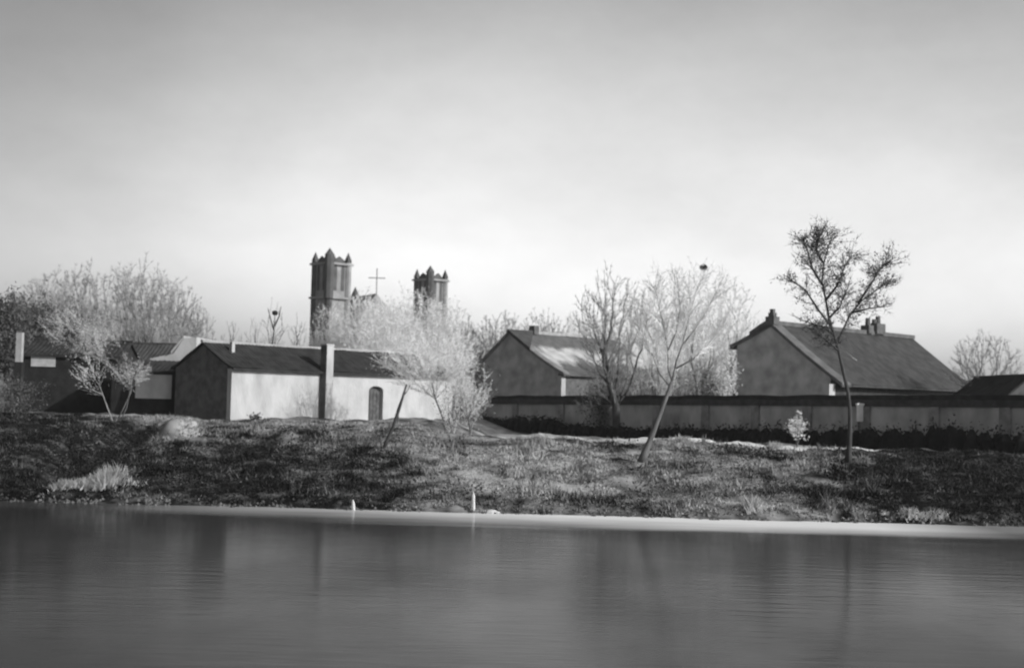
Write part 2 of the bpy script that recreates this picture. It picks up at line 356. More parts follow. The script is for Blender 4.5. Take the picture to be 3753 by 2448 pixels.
def house(name, label, cat, C, ang, L, wf, wb, z0, ze, zr, mwall, mroof, mfront=None, over=.35, door=None, verge=None, mverge=None, mridge=None, sag=.06, zb=None, ends=.15, ridge_w=.16, ridge_h=.16, windows=()):
    """C = front-left corner in plan, wf = run from front wall to ridge, wb = ridge to back wall"""
    P, u, v = frame((C[0], C[1], 0), ang)
    root = empty(name, (C[0], C[1], z0), label, cat)
    zb = ze if zb is None else zb; D = wf + wb
    mb = MB(); f0 = .36 if mfront else 0
    sl_ = (zr - ze) / wf
    mb.prism([P(0, f0, z0 - .6), P(0, D, z0 - .6), P(0, D, zb - .12), P(0, wf, zr - .14), P(0, f0, ze + sl_ * f0 - .12)][::-1], u * L)
    mb.build('wall', mwall, root)
    if mfront:
        mb = MB(); T = .355
        def blk(a0, a1, za, zc): mb.box(P(a0, 0, za), u * (a1 - a0), v * T, (0, 0, zc - za))
        if door:
            d0, d1, dt = door; zt = ze - .16
            blk(0.004, d0, z0 - .6, zt); blk(d1, L - .004, z0 - .6, zt)
            # arched head
            prof = [P(d0, 0, zt)]; n = 8; r = (d1 - d0) / 2; zc = dt - r * .45
            for i in range(n + 1):
                tt = math.pi * (1 - i / n); prof.append(P((d0 + d1) / 2 + r * math.cos(tt), 0, zc + r * .45 * math.sin(tt)))
            prof.append(P(d1, 0, zt)); mb.prism(prof, v * T)
        else: blk(0.004, L - .004, z0 - .6, ze - .16)
        mb.build('front_wall', mfront, root)
        if door:
            mb = MB(); mb.box(P(d0 - .05, .29, z0 - .3), u * (d1 - d0 + .1), v * .05, (0, 0, dt - z0 + .3)); dr = mb.build('door', M_door, root)
            w_ = (d1 - d0) / 4
            for i in range(4):
                mb = MB(); mb.box(P(d0 + w_ * i + .02, .262, z0 - .2), u * (w_ - .04), v * .025, (0, 0, dt - z0 - .12)); mb.build('plank', M_door, dr)
    for (a0, a1, za, zc) in windows:
        mb = MB(); mb.box(P(a0, -.03, za), u * (a1 - a0), v * .026, (0, 0, zc - za)); w = mb.build('window', M_dark, root)
        mb = MB(); fr = .07
        mb.box(P(a0 - fr, -.06, za - fr), u * (a1 - a0 + 2 * fr), v * .025, (0, 0, fr)); mb.box(P(a0 - fr, -.06, zc), u * (a1 - a0 + 2 * fr), v * .025, (0, 0, fr))
        mb.box(P(a0 - fr, -.06, za), u * fr, v * .025, (0, 0, zc - za)); mb.box(P(a1, -.06, za), u * fr, v * .025, (0, 0, zc - za)); mb.box(P((a0 + a1) / 2 - .03, -.06, za), u * .06, v * .025, (0, 0, zc - za))
        mb.build('frame', M_gable, w)
    # front slope with a slight sag, lifted at the eave
    pf = []
    n = 6
    for i in range(n + 1):
        s = i / n; b = -over + (wf + over) * s; z = ze - sl_ * over + (zr - ze + sl_ * over) * s - sag * (zr - ze) * math.sin(math.pi * s)
        pf.append((b, z + .03))
    rf = roof_slab(P, L, pf, .13, ends).build('roof', mroof, root)
    slb = (zr - zb) / wb; pb = []
    for i in range(n + 1):
        s = i / n; b = D + over - (wb + over) * s; z = zb - slb * over + (zr - zb + slb * over) * s - sag * (zr - zb) * math.sin(math.pi * s)
        pb.append((b, z + .03))
    roof_slab(P, L, pb, .13, ends).build('roof', mroof, root)
    mb = MB(); mb.box(P(-ends - .02, wf - ridge_w / 2, zr - .02), u * (L + 2 * ends + .04), v * ridge_w, (0, 0, ridge_h)); mb.build('ridge', mridge or mroof, rf)
    if verge:
        for pr in (pf, pb):
            for a0 in (-ends - .01,):
                mb = MB()
                for j in range(len(pr)):
                    b, z = pr[j]
                    for a in (a0, a0 + verge):
                        for dz in (-.16, .13): mb.v.append(tuple(P(a, b, z + dz)))
                for j in range(len(pr) - 1):
                    k = j * 4
                    mb.f += [(k + 1, k + 3, k + 7, k + 5), (k, k + 1, k + 5, k + 4), (k + 2, k + 6, k + 7, k + 3), (k, k + 4, k + 6, k + 2)]
                mb.f += [(0, 2, 3, 1)]
                mb.build('verge', mverge or mroof, rf)
    return root, P, u, v, pf

def solve(fn, target, lo, hi):
    """t where proj(fn(t))[0] = target"""
    flo = proj(fn(lo))[0] - target
    for _ in range(40):
        m = (lo + hi) / 2; fm = proj(fn(m))[0] - target
        if (fm > 0) == (flo > 0): lo = m; flo = fm
        else: hi = m
    return (lo + hi) / 2

# long white plastered house -------------------------------------------------
A1 = math.radians(52)
c = at(232, 366, 80); zE = c.z + .05; C1 = (c.x, c.y)
P1, u1, v1 = frame((c.x, c.y, 0), A1)
w_half = solve(lambda w: P1(0, w, 7.2), 204, 0, 10)
w_full = solve(lambda w: P1(0, w, 6.0), 176, 0, 14)
zR = at(204, 341.5, P1(0, w_half, 0).y).z
L1 = solve(lambda a: P1(a, 0, 4), 452, 0, 60)
dl = solve(lambda a: P1(a, 0, 4), 368.5, 0, 40); dr_ = solve(lambda a: P1(a, 0, 4), 383, 0, 40)
dtop = at(375, 385.5, P1(dl, 0, 0).y).z
z01 = 2.85
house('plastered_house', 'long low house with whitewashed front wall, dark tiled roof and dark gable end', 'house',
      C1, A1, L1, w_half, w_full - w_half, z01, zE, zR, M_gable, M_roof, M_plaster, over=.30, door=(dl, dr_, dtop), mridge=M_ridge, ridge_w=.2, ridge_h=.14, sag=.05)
house1 = bpy.data.objects['plastered_house']
# white-fronted chimney pier against the front wall; dark sides paint its shade
ca = solve(lambda a: P1(a, -.45, 4), 324.5, 0, 30); cb = solve(lambda a: P1(a, -.45, 4), 331.5, 0, 30)
ct = at(330, 345, P1(ca, 0, 0).y).z
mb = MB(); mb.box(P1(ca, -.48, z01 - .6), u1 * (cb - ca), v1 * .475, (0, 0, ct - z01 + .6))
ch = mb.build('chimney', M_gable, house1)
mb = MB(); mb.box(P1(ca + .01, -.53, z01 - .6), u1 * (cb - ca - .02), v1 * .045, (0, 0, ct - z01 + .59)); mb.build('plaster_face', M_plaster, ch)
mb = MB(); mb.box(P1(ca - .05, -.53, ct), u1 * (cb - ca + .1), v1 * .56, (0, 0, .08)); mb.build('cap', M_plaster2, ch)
mb = MB(); q = P1(1.2, w_half - .7, 0)
mb.box(P1(1.25, w_half - 1.0, zR - .55), u1 * .22, v1 * .22, (0, 0, .62)); mb.build('vent_pipe', M_plaster2, house1)
# low lean-to with a pale panel, left of the gable
A2 = math.radians(8)
q = at(112, 372, 84); qz = at(112, 360, 84).z
Ls = (xat(176, 84, 6) - q.x)
root = empty('lean_to', (q.x, q.y, 2.8), 'low dark lean-to shed with a pale square panel, joined to the dark gable', 'shed')
P2, u2, v2 = frame((q.x, q.y, 0), 0.0)
zs = at(140, 369.5, 84).z
mb = MB(); mb.box(P2(0, 0, 2.2), u2 * Ls, v2 * 3, (0, 0, zs - 2.2)); mb.build('wall', M_black, root)
pa0 = xat(136, 84, 5) - q.x; pa1 = xat(172, 84, 5) - q.x; pz0 = at(154, 398, 84).z; pz1 = at(154, 374, 84).z
mb = MB(); mb.box(P2(pa0, -.06, pz0), u2 * (pa1 - pa0), v2 * .05, (0, 0, pz1 - pz0)); mb.build('panel', M_plaster, root)
prof = [(-.35, zs - .02), (1.5, zs + .40), (3.2, zs + .62)]
roof_slab(P2, Ls, prof, .1, .1).build('roof', M_roof, root)
# pale gable-walled store behind it
q = at(150, 358, 92); zz = at(188, 341, 92).z; z1 = at(150, 358, 92).z
root = empty('store_house', (q.x, 92, 2.8), 'pale store wall with sloping top showing behind the lean-to and dark gable', 'building')
x1 = xat(196, 92, 7)
mb = MB(); mb.prism([(q.x, 92, 2), (x1, 92, 2), (x1, 92, zz + .3), (x1 - .8, 92, zz + .2), (q.x + 1.5, 92, z1 + .35), (q.x, 92, z1)], (0, 5, 0)); mb.build('wall', M_plaster, root)
mb = MB(); mb.prism([(q.x + 1.4, 91.8, z1 + .36), (x1 - .8, 91.8, zz + .21), (x1 - .8, 91.8, zz + .36), (q.x + 1.4, 91.8, z1 + .5)], (0, 5.4, 0)); mb.build('roof', M_plaster2, root)
# grey roofed house behind, left
q = at(106, 362, 98); zz = at(130, 343.5, 101).z; ze_ = at(120, 361, 98).z
house('roofed_house', 'grey roofed house between the pale store wall and the dark left house', 'house', (q.x, 98), math.radians(-2), xat(166, 98, 7) - q.x, 3.2, 3.2, 2.8, ze_, zz, M_plaster2, M_roof2, over=.4, ends=.2)
# dark house at the left edge
q = at(22, 362, 88); zz = at(60, 340.5, 91).z; ze_ = at(60, 354, 88).z
r4, P4, u4, v4, _ = house('dark_house', 'dark low house at far left with a pale panel under its roof', 'house', (q.x, 88), math.radians(3), xat(118, 88, 7) - q.x, 3.0, 3.0, 2.9, ze_, zz, M_black, M_roof, over=.2)
a0 = xat(31, 88, 6) - q.x; a1 = xat(55, 88, 6) - q.x; zb0 = at(43, 366, 87.9).z; zb1 = at(43, 355.5, 87.9).z
mb = MB(); mb.box(P4(a0, -.06, zb0), u4 * (a1 - a0), v4 * .055, (0, 0, zb1 - zb0)); mb.build('panel', M_board, r4)
mb = MB(); xx = xat(16.5, 86, 8); zt = at(18, 332, 86).z
mb.box((xx, 86, zt - 1.8), (.36, 0, 0), (0, .36, 0), (0, 0, 1.8)); 
pr = empty('gate_post', (xx, 86, 2.9), 'short white post rising above the dark roofs at far left', 'post')
mb.build('shaft', M_plaster2, pr); mb = MB(); mb.box((xx - .05, 85.95, 2.4), (.46, 0, 0), (0, .46, 0), (0, 0, zt - 1.8 - 2.4)); mb.build('base', M_black, pr)

# middle house behind the wall ------------------------------------------------
A3 = math.radians(48)
c = at(561, 371, 132); P3, u3, v3 = frame((c.x, c.y, 0), A3)
wf3 = solve(lambda w: P3(0, w, 9), 509, 0, 20); wb3 = solve(lambda w: P3(0, w, 7), 470, 0, 30) - wf3
zr3 = at(509, 331.5, P3(0, wf3, 0).y).z
L3 = solve(lambda a: P3(a, wf3, 10), 618, 0, 60)
r3, _, _, _, _ = house('middle_house', 'grey house with pale sloping roof and dark gable behind left end of the wall', 'house', (c.x, c.y), A3, L3, wf3, wb3, 1.7, c.z, zr3, M_gable2, M_roof3, over=.5,
    verge=.9, mverge=M_verge, mridge=M_ridge, ridge_h=.3, ridge_w=.4, mfront=M_gable)
mb = MB(); mb.box(P3(-.03, -.12, 1.4), u3 * .6, v3 * .5, (0, 0, c.z - 1.8)); mb.build('pier', M_plaster, r3)
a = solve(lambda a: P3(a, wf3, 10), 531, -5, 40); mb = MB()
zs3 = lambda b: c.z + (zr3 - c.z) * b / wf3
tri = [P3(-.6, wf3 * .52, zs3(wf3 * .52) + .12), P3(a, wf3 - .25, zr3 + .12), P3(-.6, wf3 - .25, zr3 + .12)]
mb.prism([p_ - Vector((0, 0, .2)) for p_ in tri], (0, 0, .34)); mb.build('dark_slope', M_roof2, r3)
mb = MB(); mb.box(P3(a, wf3 - .4, zr3 - .1), u3 * .7, v3 * .7, (0, 0, .9)); mb.build('chimney', M_gable, r3)
# big house ---------------------------------------------------------------------
A5 = math.radians(47)
c = at(835, 379, 106); P5, u5, v5 = frame((c.x, c.y, 0), A5)
wf5 = solve(lambda w: P5(0, w, 10), 771, 0, 20); wb5 = solve(lambda w: P5(0, w, 8.5), 737, 0, 30) - wf5
zr5 = at(772, 324, P5(0, wf5, 0).y).z; zb5 = at(737, 343, P5(0, wf5 + wb5, 0).y).z
L5 = solve(lambda a: P5(a, wf5, 10), 912, 0, 60)
wn = [(3 + 4.2 * i, 4.3 + 4.2 * i, 3.2, 5.2) for i in range(int((L5 - 3) / 4.2))]
r5, _, _, _, pf5 = house('large_house', 'large house with long grey tiled roof and broad grey gable behind the wall', 'house', (c.x, c.y), A5, L5, wf5, wb5, 1.7, c.z + .1, zr5, M_gable2, M_roof2, over=.7,
    verge=1.35, mverge=M_roof3, ridge_h=.34, ridge_w=.4, mridge=M_roof3, zb=zb5, sag=.03, mfront=M_dark)  # front wall coloured near-black to paint the shade under the eave
mb = MB(); mb.box(P5(-.9, -.05, 1.2), u5 * .85, v5 * .6, (0, 0, c.z - 1.55)); mb.build('pier', M_plaster, r5)
# raised ridge end ornament: stepped block with a knob
mb = MB(); b = P5(-.15, wf5 - .35, zr5)
mb.box(b, u5 * .8, v5 * .8, (0, 0, .62)); mb.box(b + u5 * .16 + v5 * .16 + Vector((0, 0, .62)), u5 * .48, v5 * .48, (0, 0, .32)); mb.box(b + u5 * .24 + v5 * .24 + Vector((0, 0, .94)), u5 * .32, v5 * .32, (0, 0, .28))
mb.build('ridge_ornament', M_gable, r5)
mb = MB(); prof = [(wf5 - .2, zr5 + .6), (wf5 + .9, zr5 + .05), (wf5 + 1.9, zr5 - .55), (wf5 + 1.9, zr5 - .85), (wf5 - .2, zr5 - .1)]
mb.prism([P5(-.16, b_, z_) for b_, z_ in prof], u5 * .7); mb.build('ridge_ramp', M_gable, r5)
for pxc, w_, h_ in ((877, .75, .9), (867, .4, .65)):
    a = solve(lambda a: P5(a, wf5, 10), pxc, 0, 60)
    mb = MB(); mb.box(P5(a - w_, wf5 - .4, zr5 + .1), u5 * w_ * 2, v5 * .8, (0, 0, h_)); chm = mb.build('chimney', M_gable, r5)
    mb = MB(); mb.tube([P5(a + .1, wf5, zr5 + h_ + .1), P5(a + .1, wf5, zr5 + h_ + .75)], [.24, .2], 8); mb.build('chimney_pot', M_gable, chm)
    if w_ > .6:
        mb = MB(); mb.tube([P5(a - .55, wf5, zr5 + h_ + .1), P5(a - .55, wf5, zr5 + h_ + .45)], [.22, .2], 8); mb.build('chimney_pot', M_gable, chm)
# far right house
q = at(992, 395, 100); P6, u6, v6 = frame((q.x, 100, 0), 0)
zr6 = at(1030, 375, 100).z; xr = xat(1030, 100, 6); zz = at(992, 397, 100).z
house('end_house', 'dark gabled roof rising at the right edge behind the wall', 'house', (xr + 4.2, 100), math.radians(90), 12, 4.2, xr - q.x + .6, 1.7, zz - .9, zr6, M_gable, M_roof, over=.3)

# church ------------------------------------------------------------------------
ch_loc = at(330, 392, 240)
church = empty('church', (ch_loc.x, 240, 2.2), 'hazy twin-towered stone church with spiky pinnacles far behind the white house', 'church')
def tower(pxc, wpx, ytop, Y, ang, ybelt):
    cx = xat(pxc, Y, 20); zt = at(pxc, ytop, Y).z; s = wpx / F * Y / (abs(math.cos(ang)) + abs(math.sin(ang)))
    P, u, v = frame((cx, Y, 0), ang); h = s / 2; zb = at(pxc, ybelt, Y).z
    body = MB(); body.box(P(-h, -h, 1), u * s, v * s, (0, 0, zt - 1)); tw = body.build('tower', M_stone, church)
    # corner buttresses, each topped with a pinnacle; darker stone paints the shaded side
    i = 0
    for sx, sy in ((-1, -1), (1, -1), (1, 1), (-1, 1)):
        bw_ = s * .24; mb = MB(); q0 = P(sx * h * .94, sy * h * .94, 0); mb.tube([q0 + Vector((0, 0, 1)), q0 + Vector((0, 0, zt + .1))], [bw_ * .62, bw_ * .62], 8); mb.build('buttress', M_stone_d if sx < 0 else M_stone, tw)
        mb = MB(); q = P(sx * h * .94, sy * h * .94, zt + .1); bb = bw_ * .42
        mb.box(q - u * bb - v * bb, u * bb * 2, v * bb * 2, (0, 0, .5)); mb.cone(q + Vector((0, 0, .5)), bb * 1.35, 1.35, 4, ang + .785); mb.build('pinnacle', M_stone_d, tw)
    mb = MB(); q = P(-h, -h, 0); mb.tube([q + Vector((0, 0, zb)), q + Vector((0, 0, zt + 1.2))], [s * .2, s * .2], 8); mb.cone(q + Vector((0, 0, zt + 1.2)), s * .2, 1.2, 8); mb.build('stair_turret', M_stone_d, tw)
    for sx, sy in ((0, -1), (1, 0), (0, 1), (-1, 0)):
        mb = MB(); q = P(sx * h * .98, sy * h * .98, zt); e = u if sy else v; n_ = v if sy else u
        mb.prism([q - e * h * .62 - n_ * .12, q + e * h * .62 - n_ * .12, q + e * h * .3 - n_ * .12 + Vector((0, 0, .7)), q - n_ * .12 + Vector((0, 0, 1.1)), q - e * h * .3 - n_ * .12 + Vector((0, 0, .7))], n_ * .24)
        mb.build('gablet', M_stone_d, tw)
        # tall belfry openings
        for k in (-.38, .38):
            mb = MB(); o = P(sx * (h + .03), sy * (h + .03), zb + 1.4) + e * (k * h); wd = s * .09; hh = (zt - zb) * .62
            mb.prism([o - e * wd, o + e * wd, o + e * wd + Vector((0, 0, hh)), o + Vector((0, 0, hh + .9)), o - e * wd + Vector((0, 0, hh))], n_ * (-.02 if (sx + sy) > 0 else .02)); mb.build('louvre', M_stone_d, tw)
    for zz_ in (zb, zt - .4):
        mb = MB(); e = .14 + s * .1; mb.box(P(-h - e, -h - e, zz_), u * (s + 2 * e), v * (s + 2 * e), (0, 0, .35)); mb.build('string_course', M_stone, tw)
    return tw, zt
tower(330.5, 35, 263, 240, math.radians(45), 299)
tower(430, 30, 279, 264, math.radians(45), 309)
# west front between the towers with a cross on its gable, and a slim stair turret
cpos = xat(376, 252, 20); apex = at(376, 293, 252).z; x0 = xat(350, 245, 15); x1 = xat(412, 259, 15)
mb = MB(); mb.prism([(x0, 245, 1), (x1, 259, 1), (x1, 259, apex - 7), (cpos, 252, apex), (x0, 245, apex - 7)], (-6, 12, 0)); nv = mb.build('nave', M_stone, church)
mb = MB(); zt = at(376, 268, 252).z; q = Vector((cpos, 251.8, apex - .3))
mb.box(q + Vector((-.09, 0, 0)), (.18, 0, 0), (0, .18, 0), (0, 0, zt - q.z)); mb.box(q + Vector((-1.5, -.01, (zt - q.z) * .62)), (3.0, 0, 0), (0, .2, 0), (0, 0, .18)); mb.build('cross', M_stone, nv)
tx = xat(354.5, 244, 18); zt = at(354.5, 296, 244).z
mb = MB(); mb.tube([(tx, 244, 1), (tx, 244, zt)], [.8, .72], 6); mb.cone((tx, 244, zt), .85, 1.7, 6); mb.build('turret', M_stone_d, church)

# compound wall -------------------------------------------------------------------
wa = Vector((xat(493, 125, 4.8), 125, 0)); wbp = Vector((xat(1075, 77, 5.3), 77, 0))
wall = empty('compound_wall', (wa.x, wa.y, 1.7), 'long grey masonry wall with dark coping and evenly spaced pilasters', 'wall')
wd = (wbp - wa); WL = wd.length; wu = wd.normalized(); wn_ = Vector((wu.y, -wu.x, 0))   # wn_ faces away; front is -wn_ side chosen below
if wn_.dot(Vector((0, -1, 0))) < 0: wn_ = -wn_
def ztop(s):
    q = wa + wu * s; px = proj((q.x, q.y, 4.9))[0]
    return at(px, 396.5, q.y).z
def zbot(s): return 1.3
mb = MB(); N = 40
def band(s0, s1, f0, f1, za, zb, nm, mt):
    m = MB(); n = 90; 
    for i in range(n + 1):
        s = s0 + (s1 - s0) * i / n; q = wa + wu * s
        for off in (f0, f1):
            for z in (za(s), zb(s) + .07 * noise.noise(Vector((s * .35, 3, 3))) + .04 * noise.noise(Vector((s * 1.5, 7, 3)))): m.v.append(tuple(q + wn_ * off + Vector((0, 0, z))))
    for i in range(n):
        k = i * 4
        m.f += [(k, k + 1, k + 5, k + 4), (k + 2, k + 6, k + 7, k + 3), (k + 1, k + 3, k + 7, k + 5), (k, k + 4, k + 6, k + 2)]
    m.f += [(0, 2, 3, 1), (n * 4, n * 4 + 1, n * 4 + 3, n * 4 + 2)]
    return m.build(nm, mt, wall)
band(0, WL, 0, -.4, zbot, lambda s: ztop(s) - .5, 'masonry', M_wall)
band(-.1, WL + .1, .16, -.56, lambda s: ztop(s) - .6, lambda s: ztop(s) - .18, 'coping', M_wall_dark)
band(-.1, WL + .1, .04, -.44, lambda s: ztop(s) - .26, lambda s: ztop(s) + .12, 'coping', M_roof)
for px in (516, 562, 613, 657, 706, 756, 808, 866, 935, 1006):
    s = solve(lambda s: wa + wu * s + Vector((0, 0, 3.5)), px, 0, WL); q = wa + wu * s
    mb = MB(); mb.box(q - wu * .38 + Vector((0, 0, 1.3)), wu * .76, wn_ * .15, (0, 0, ztop(s) - .52 - 1.3)); mb.build('pilaster', M_pil, wall)
# pale notice board fixed to the wall
s = solve(lambda s: wa + wu * s + Vector((0, 0, 4)), 861, 0, WL); q = wa + wu * s; zb0 = at(861, 421, q.y).z; zb1 = at(861, 405, q.y).z
fb = Vector((.42, -.91, 0)); sb = Vector((.91, .42, 0)); qb = q + wn_ * .75 + Vector((.42, 0, 0)); zb0 = at(861, 421, qb.y).z; zb1 = at(861, 405, qb.y).z
nb = empty('notice_board', tuple(qb + Vector((0, 0, terr(qb.x, qb.y)))), 'small upright pale board with white top standing before the grey wall', 'sign')
mb = MB(); mb.box(qb - sb * .24 + Vector((0, 0, zb0)), sb * .48, fb * .08, (0, 0, zb1 - zb0)); mb.build('panel', M_whitepaint, nb)
mb = MB(); mb.box(qb - sb * .28 - fb * .04 + Vector((0, 0, zb1)), sb * .56, fb * .18, (0, 0, .14)); mb.build('cap', M_whitepaint, nb)
mb = MB(); mb.box(qb - sb * .06 - fb * .09 + Vector((0, 0, terr(qb.x, qb.y) - .2)), sb * .12, fb * .08, (0, 0, zb1 - terr(qb.x, qb.y))); mb.build('post', M_barkmid, nb)

# ------------------------------------------------------------------ trees
def grow(rng, trunk, n1, lv, spread=.9, up=.25, wig=.18, kids=(6, 6, 6, 4), ratio=.6, start=.25):
    """trunk = list of points (unit height). Returns list of (pts, level)"""
    out = [([Vector(p) for p in trunk], 0)]
    def sub(parent, lvl, L):
        n = n1 if lvl == 1 else kids[lvl - 1]
        for i in range(n):
            s0 = start if lvl > 1 else .45
            tt = s0 + (1 - s0) * ((i + rng.random()) / n); 
            k = tt * (len(parent) - 1); j = min(len(parent) - 2, int(k)); p = parent[j].lerp(parent[j + 1], k - j)
            pd = (parent[j + 1] - parent[j]).normalized()
            rv = Vector((rng.gauss(0, 1), rng.gauss(0, 1), rng.gauss(0, .5))); rv = (rv - pd * rv.dot(pd)); rv.normalize()
            d = (pd + rv * spread * rng.uniform(.6, 1.2)).normalized()
            l = L * rng.uniform(.65, 1.15) * (1.15 - .45 * tt)
            pts = [p.copy()]; m = 4 if lvl < 3 else 3
            for _ in range(m):
                d = (d + Vector((rng.gauss(0, wig), rng.gauss(0, wig), rng.gauss(0, wig) + up))).normalized(); p = p + d * (l / m); pts.append(p.copy())
            out.append((pts, lvl))
            if lvl < lv: sub(pts, lvl + 1, l * ratio)
    sub(out[0][0], 1, .42)
    return out

def leafquads(rng, mb, p, s, n, r, droop=0):
    for _ in range(n):
        c_ = p + Vector((rng.gauss(0, r), rng.gauss(0, r), rng.gauss(0, r) - droop * rng.random()))
        a = Vector((rng.gauss(0, 1), rng.gauss(0, 1), rng.gauss(0, 1))).normalized() * s * rng.uniform(.5, 1.2)
        b = Vector((rng.gauss(0, 1), rng.gauss(0, 1), rng.gauss(0, 1))).normalized() * s * rng.uniform(.3, .8)
        k = len(mb.v); mb.v += [tuple(c_ - a), tuple(c_ + b), tuple(c_ + a), tuple(c_ - b)]; mb.f.append((k, k + 1, k + 2, k + 3))

def spray(rng, mb, p, d, n, l, w):
    for _ in range(n):
        dd = (d * .8 + Vector((rng.gauss(0, .55), rng.gauss(0, .55), rng.gauss(0, .45) + .15))).normalized() * l * rng.uniform(.5, 1.2)
        q = dd.cross(Vector((rng.gauss(0, 1), rng.gauss(0, 1), rng.gauss(0, 1)))).normalized() * w; k = len(mb.v)
        mb.v += [tuple(p - q), tuple(p + q), tuple(p + dd)]; mb.f.append((k, k + 1, k + 2))
def tree(name, label, seed, pxb, Y, pxc, wpx, ytop, ybase=None, ycrown=None, trunk=None, r0=.16, lv=4, mtrunk=None, mtwig=None, twig_r=.02,
         leaf=None, leaf_s=.12, leaf_n=4, leaf_r=.2, group=None, cat='tree', n1=6, kids=(6, 6, 6, 4), spread=.9, up=.25, depth=.8, droop=0, zb=None, wig=.18, fit=True, sp=9, spl=None, N=800, bf=.62, cb=None, gap=.25):
    """pxb: column of the foot; pxc/wpx: column and width of the crown; ytop: row of its top"""
    rng = random.Random(seed); twig_r *= .62
    xb = xat(pxb, Y, 2.5); z0 = terr(xb, Y) - .1 if zb is None else zb
    top = at(pxc, ytop, Y); h = top.z - z0; wid = wpx / F * Y
    tr = trunk or [(0, 0, 0), (.01, 0, .2), (-.01, .01, .42), (.0, 0, .6)]
    # branches are grown through points scattered in the crown, each joined to the node that keeps its path to the foot short
    cbase = .30 if cb is None else cb
    tp = []
    for (a, b_, c_) in tr:
        f = c_ / tr[-1][2]; tp.append(Vector((xb + a * h + (top.x - xb) * f * (0 if trunk else .8), Y + b_ * h, z0 + c_ * h * (cbase + .12) / tr[-1][2])))
    cc = Vector((top.x, Y, z0 + h * (1 + cbase) / 2)); rx, ry, rz = wid / 2, wid / 2 * depth, h * (1 - cbase) / 2
    pts = []; sd3 = seed * 1.7
    while len(pts) < N:
        d = Vector((rng.gauss(0, 1), rng.gauss(0, 1), rng.gauss(0, 1))).normalized(); q = rng.random() ** .42
        lump = 1 + .34 * noise.noise(d * 1.7 + Vector((sd3, 0, 0))) + .16 * noise.noise(d * 4 + Vector((sd3, 5, 0)))
        p_ = cc + Vector((d.x * rx, d.y * ry, d.z * rz)) * q * lump
        if d.z < -.2: p_.x = cc.x + (p_.x - cc.x) * .8
        if gap and noise.noise(p_ * (1.6 / max(rx, .5)) + Vector((sd3, sd3, 1))) < -gap: continue
        pts.append(p_)
    nodes = np.array([tuple(q) for q in tp]); par = [-1] + list(range(len(tp) - 1)); pl = [0.]
    for k in range(1, len(tp)): pl.append(pl[-1] + (tp[k] - tp[k - 1]).length)
    first = max(1, len(tp) - 3) if len(tp) > 3 else 1
    # nodes of the trunk from its fork up may carry branches
    ok = [1e6 if k < first else 0 for k in range(len(tp))]
    fork = tp[-1]; pts.sort(key=lambda q: (q - fork).length)
    A = np.zeros((len(tp) + N, 3)); A[:len(tp)] = nodes; PLn = np.zeros(len(tp) + N); PLn[:len(tp)] = pl; OK_ = np.zeros(len(tp) + N); OK_[:len(tp)] = ok
    m_ = len(tp)
    for p_ in pts:
        v = np.array(tuple(p_)); dv = v - A[:m_]; D = np.sqrt((dv ** 2).sum(1)); cost = D + bf * PLn[:m_] + OK_[:m_] + np.where(dv[:, 2] < -.1 * D, .5 * D, 0) * (droop == 0)
        k = int(cost.argmin()); par.append(k); A[m_] = v; PLn[m_] = PLn[k] + D[k]; m_ += 1
    pa = np.array([0] + par[1:])
    for _ in range(4):
        cs = np.zeros((m_, 3)); cn = np.zeros(m_); np.add.at(cs, pa[1:], A[1:m_]); np.add.at(cn, pa[1:], 1)
        has = cn > 0; B = A[:m_].copy(); mid_ = np.where(has[:, None], (A[pa] + cs / np.maximum(cn, 1)[:, None]) / 2, A[:m_]); B = A[:m_] * .45 + mid_ * .55
        B[:len(tp)] = A[:len(tp)]; A[:m_] = B
    rad = np.full(m_, 0.0); nch = [0] * m_
    for k in range(m_ - 1, 0, -1):
        if nch[k] == 0: rad[k] = 1.0
        rad[par[k]] += rad[k]; nch[par[k]] += 1
    rr_ = (rad / rad[0]) ** .5 * r0
    root = empty(name, (xb, Y, z0), label, cat, group)
    mt = MB(); mc = MB(); ml = MB()
    mt.tube(tp, [max(rr_[k], r0 * .6) * (1.35 if k == 0 else 1) for k in range(len(tp))], 7)
    for k in range(len(tp), m_):
        a = Vector(A[par[k]]); b_ = Vector(A[k]); L_ = (b_ - a).length
        if L_ < 1e-4: continue
        d = (b_ - a) / L_
        mid = a.lerp(b_, .5) + Vector((rng.gauss(0, .04), rng.gauss(0, .04), -.03 + rng.gauss(0, .03))) * L_
        ra = max(rr_[k] * 1.05, twig_r); rb = max(rr_[k] * .9, twig_r * .7)
        big = rr_[k] > r0 * .22
        (mt if big else mc).tube([a, mid, b_], [ra, (ra + rb) / 2, rb], 5 if big else 3)
        if sp:
            spray(rng, mc, b_, d, sp, spl or wid * .06, twig_r * .8); 
            if L_ > wid * .05: spray(rng, mc, mid, d, sp // 2, spl or wid * .06, twig_r * .8)
        if leaf and not big:
            for p_ in (mid, b_): leafquads(rng, ml, p_, leaf_s, leaf_n, leaf_r, droop)
    mt.build('trunk', mtrunk or M_barkmid, root, smooth=True)
    cr = tag(mc.build('crown', mtwig or M_twig, root), kind='stuff')
    if leaf: tag(ml.build('foliage', leaf, cr), kind='stuff')
    return root

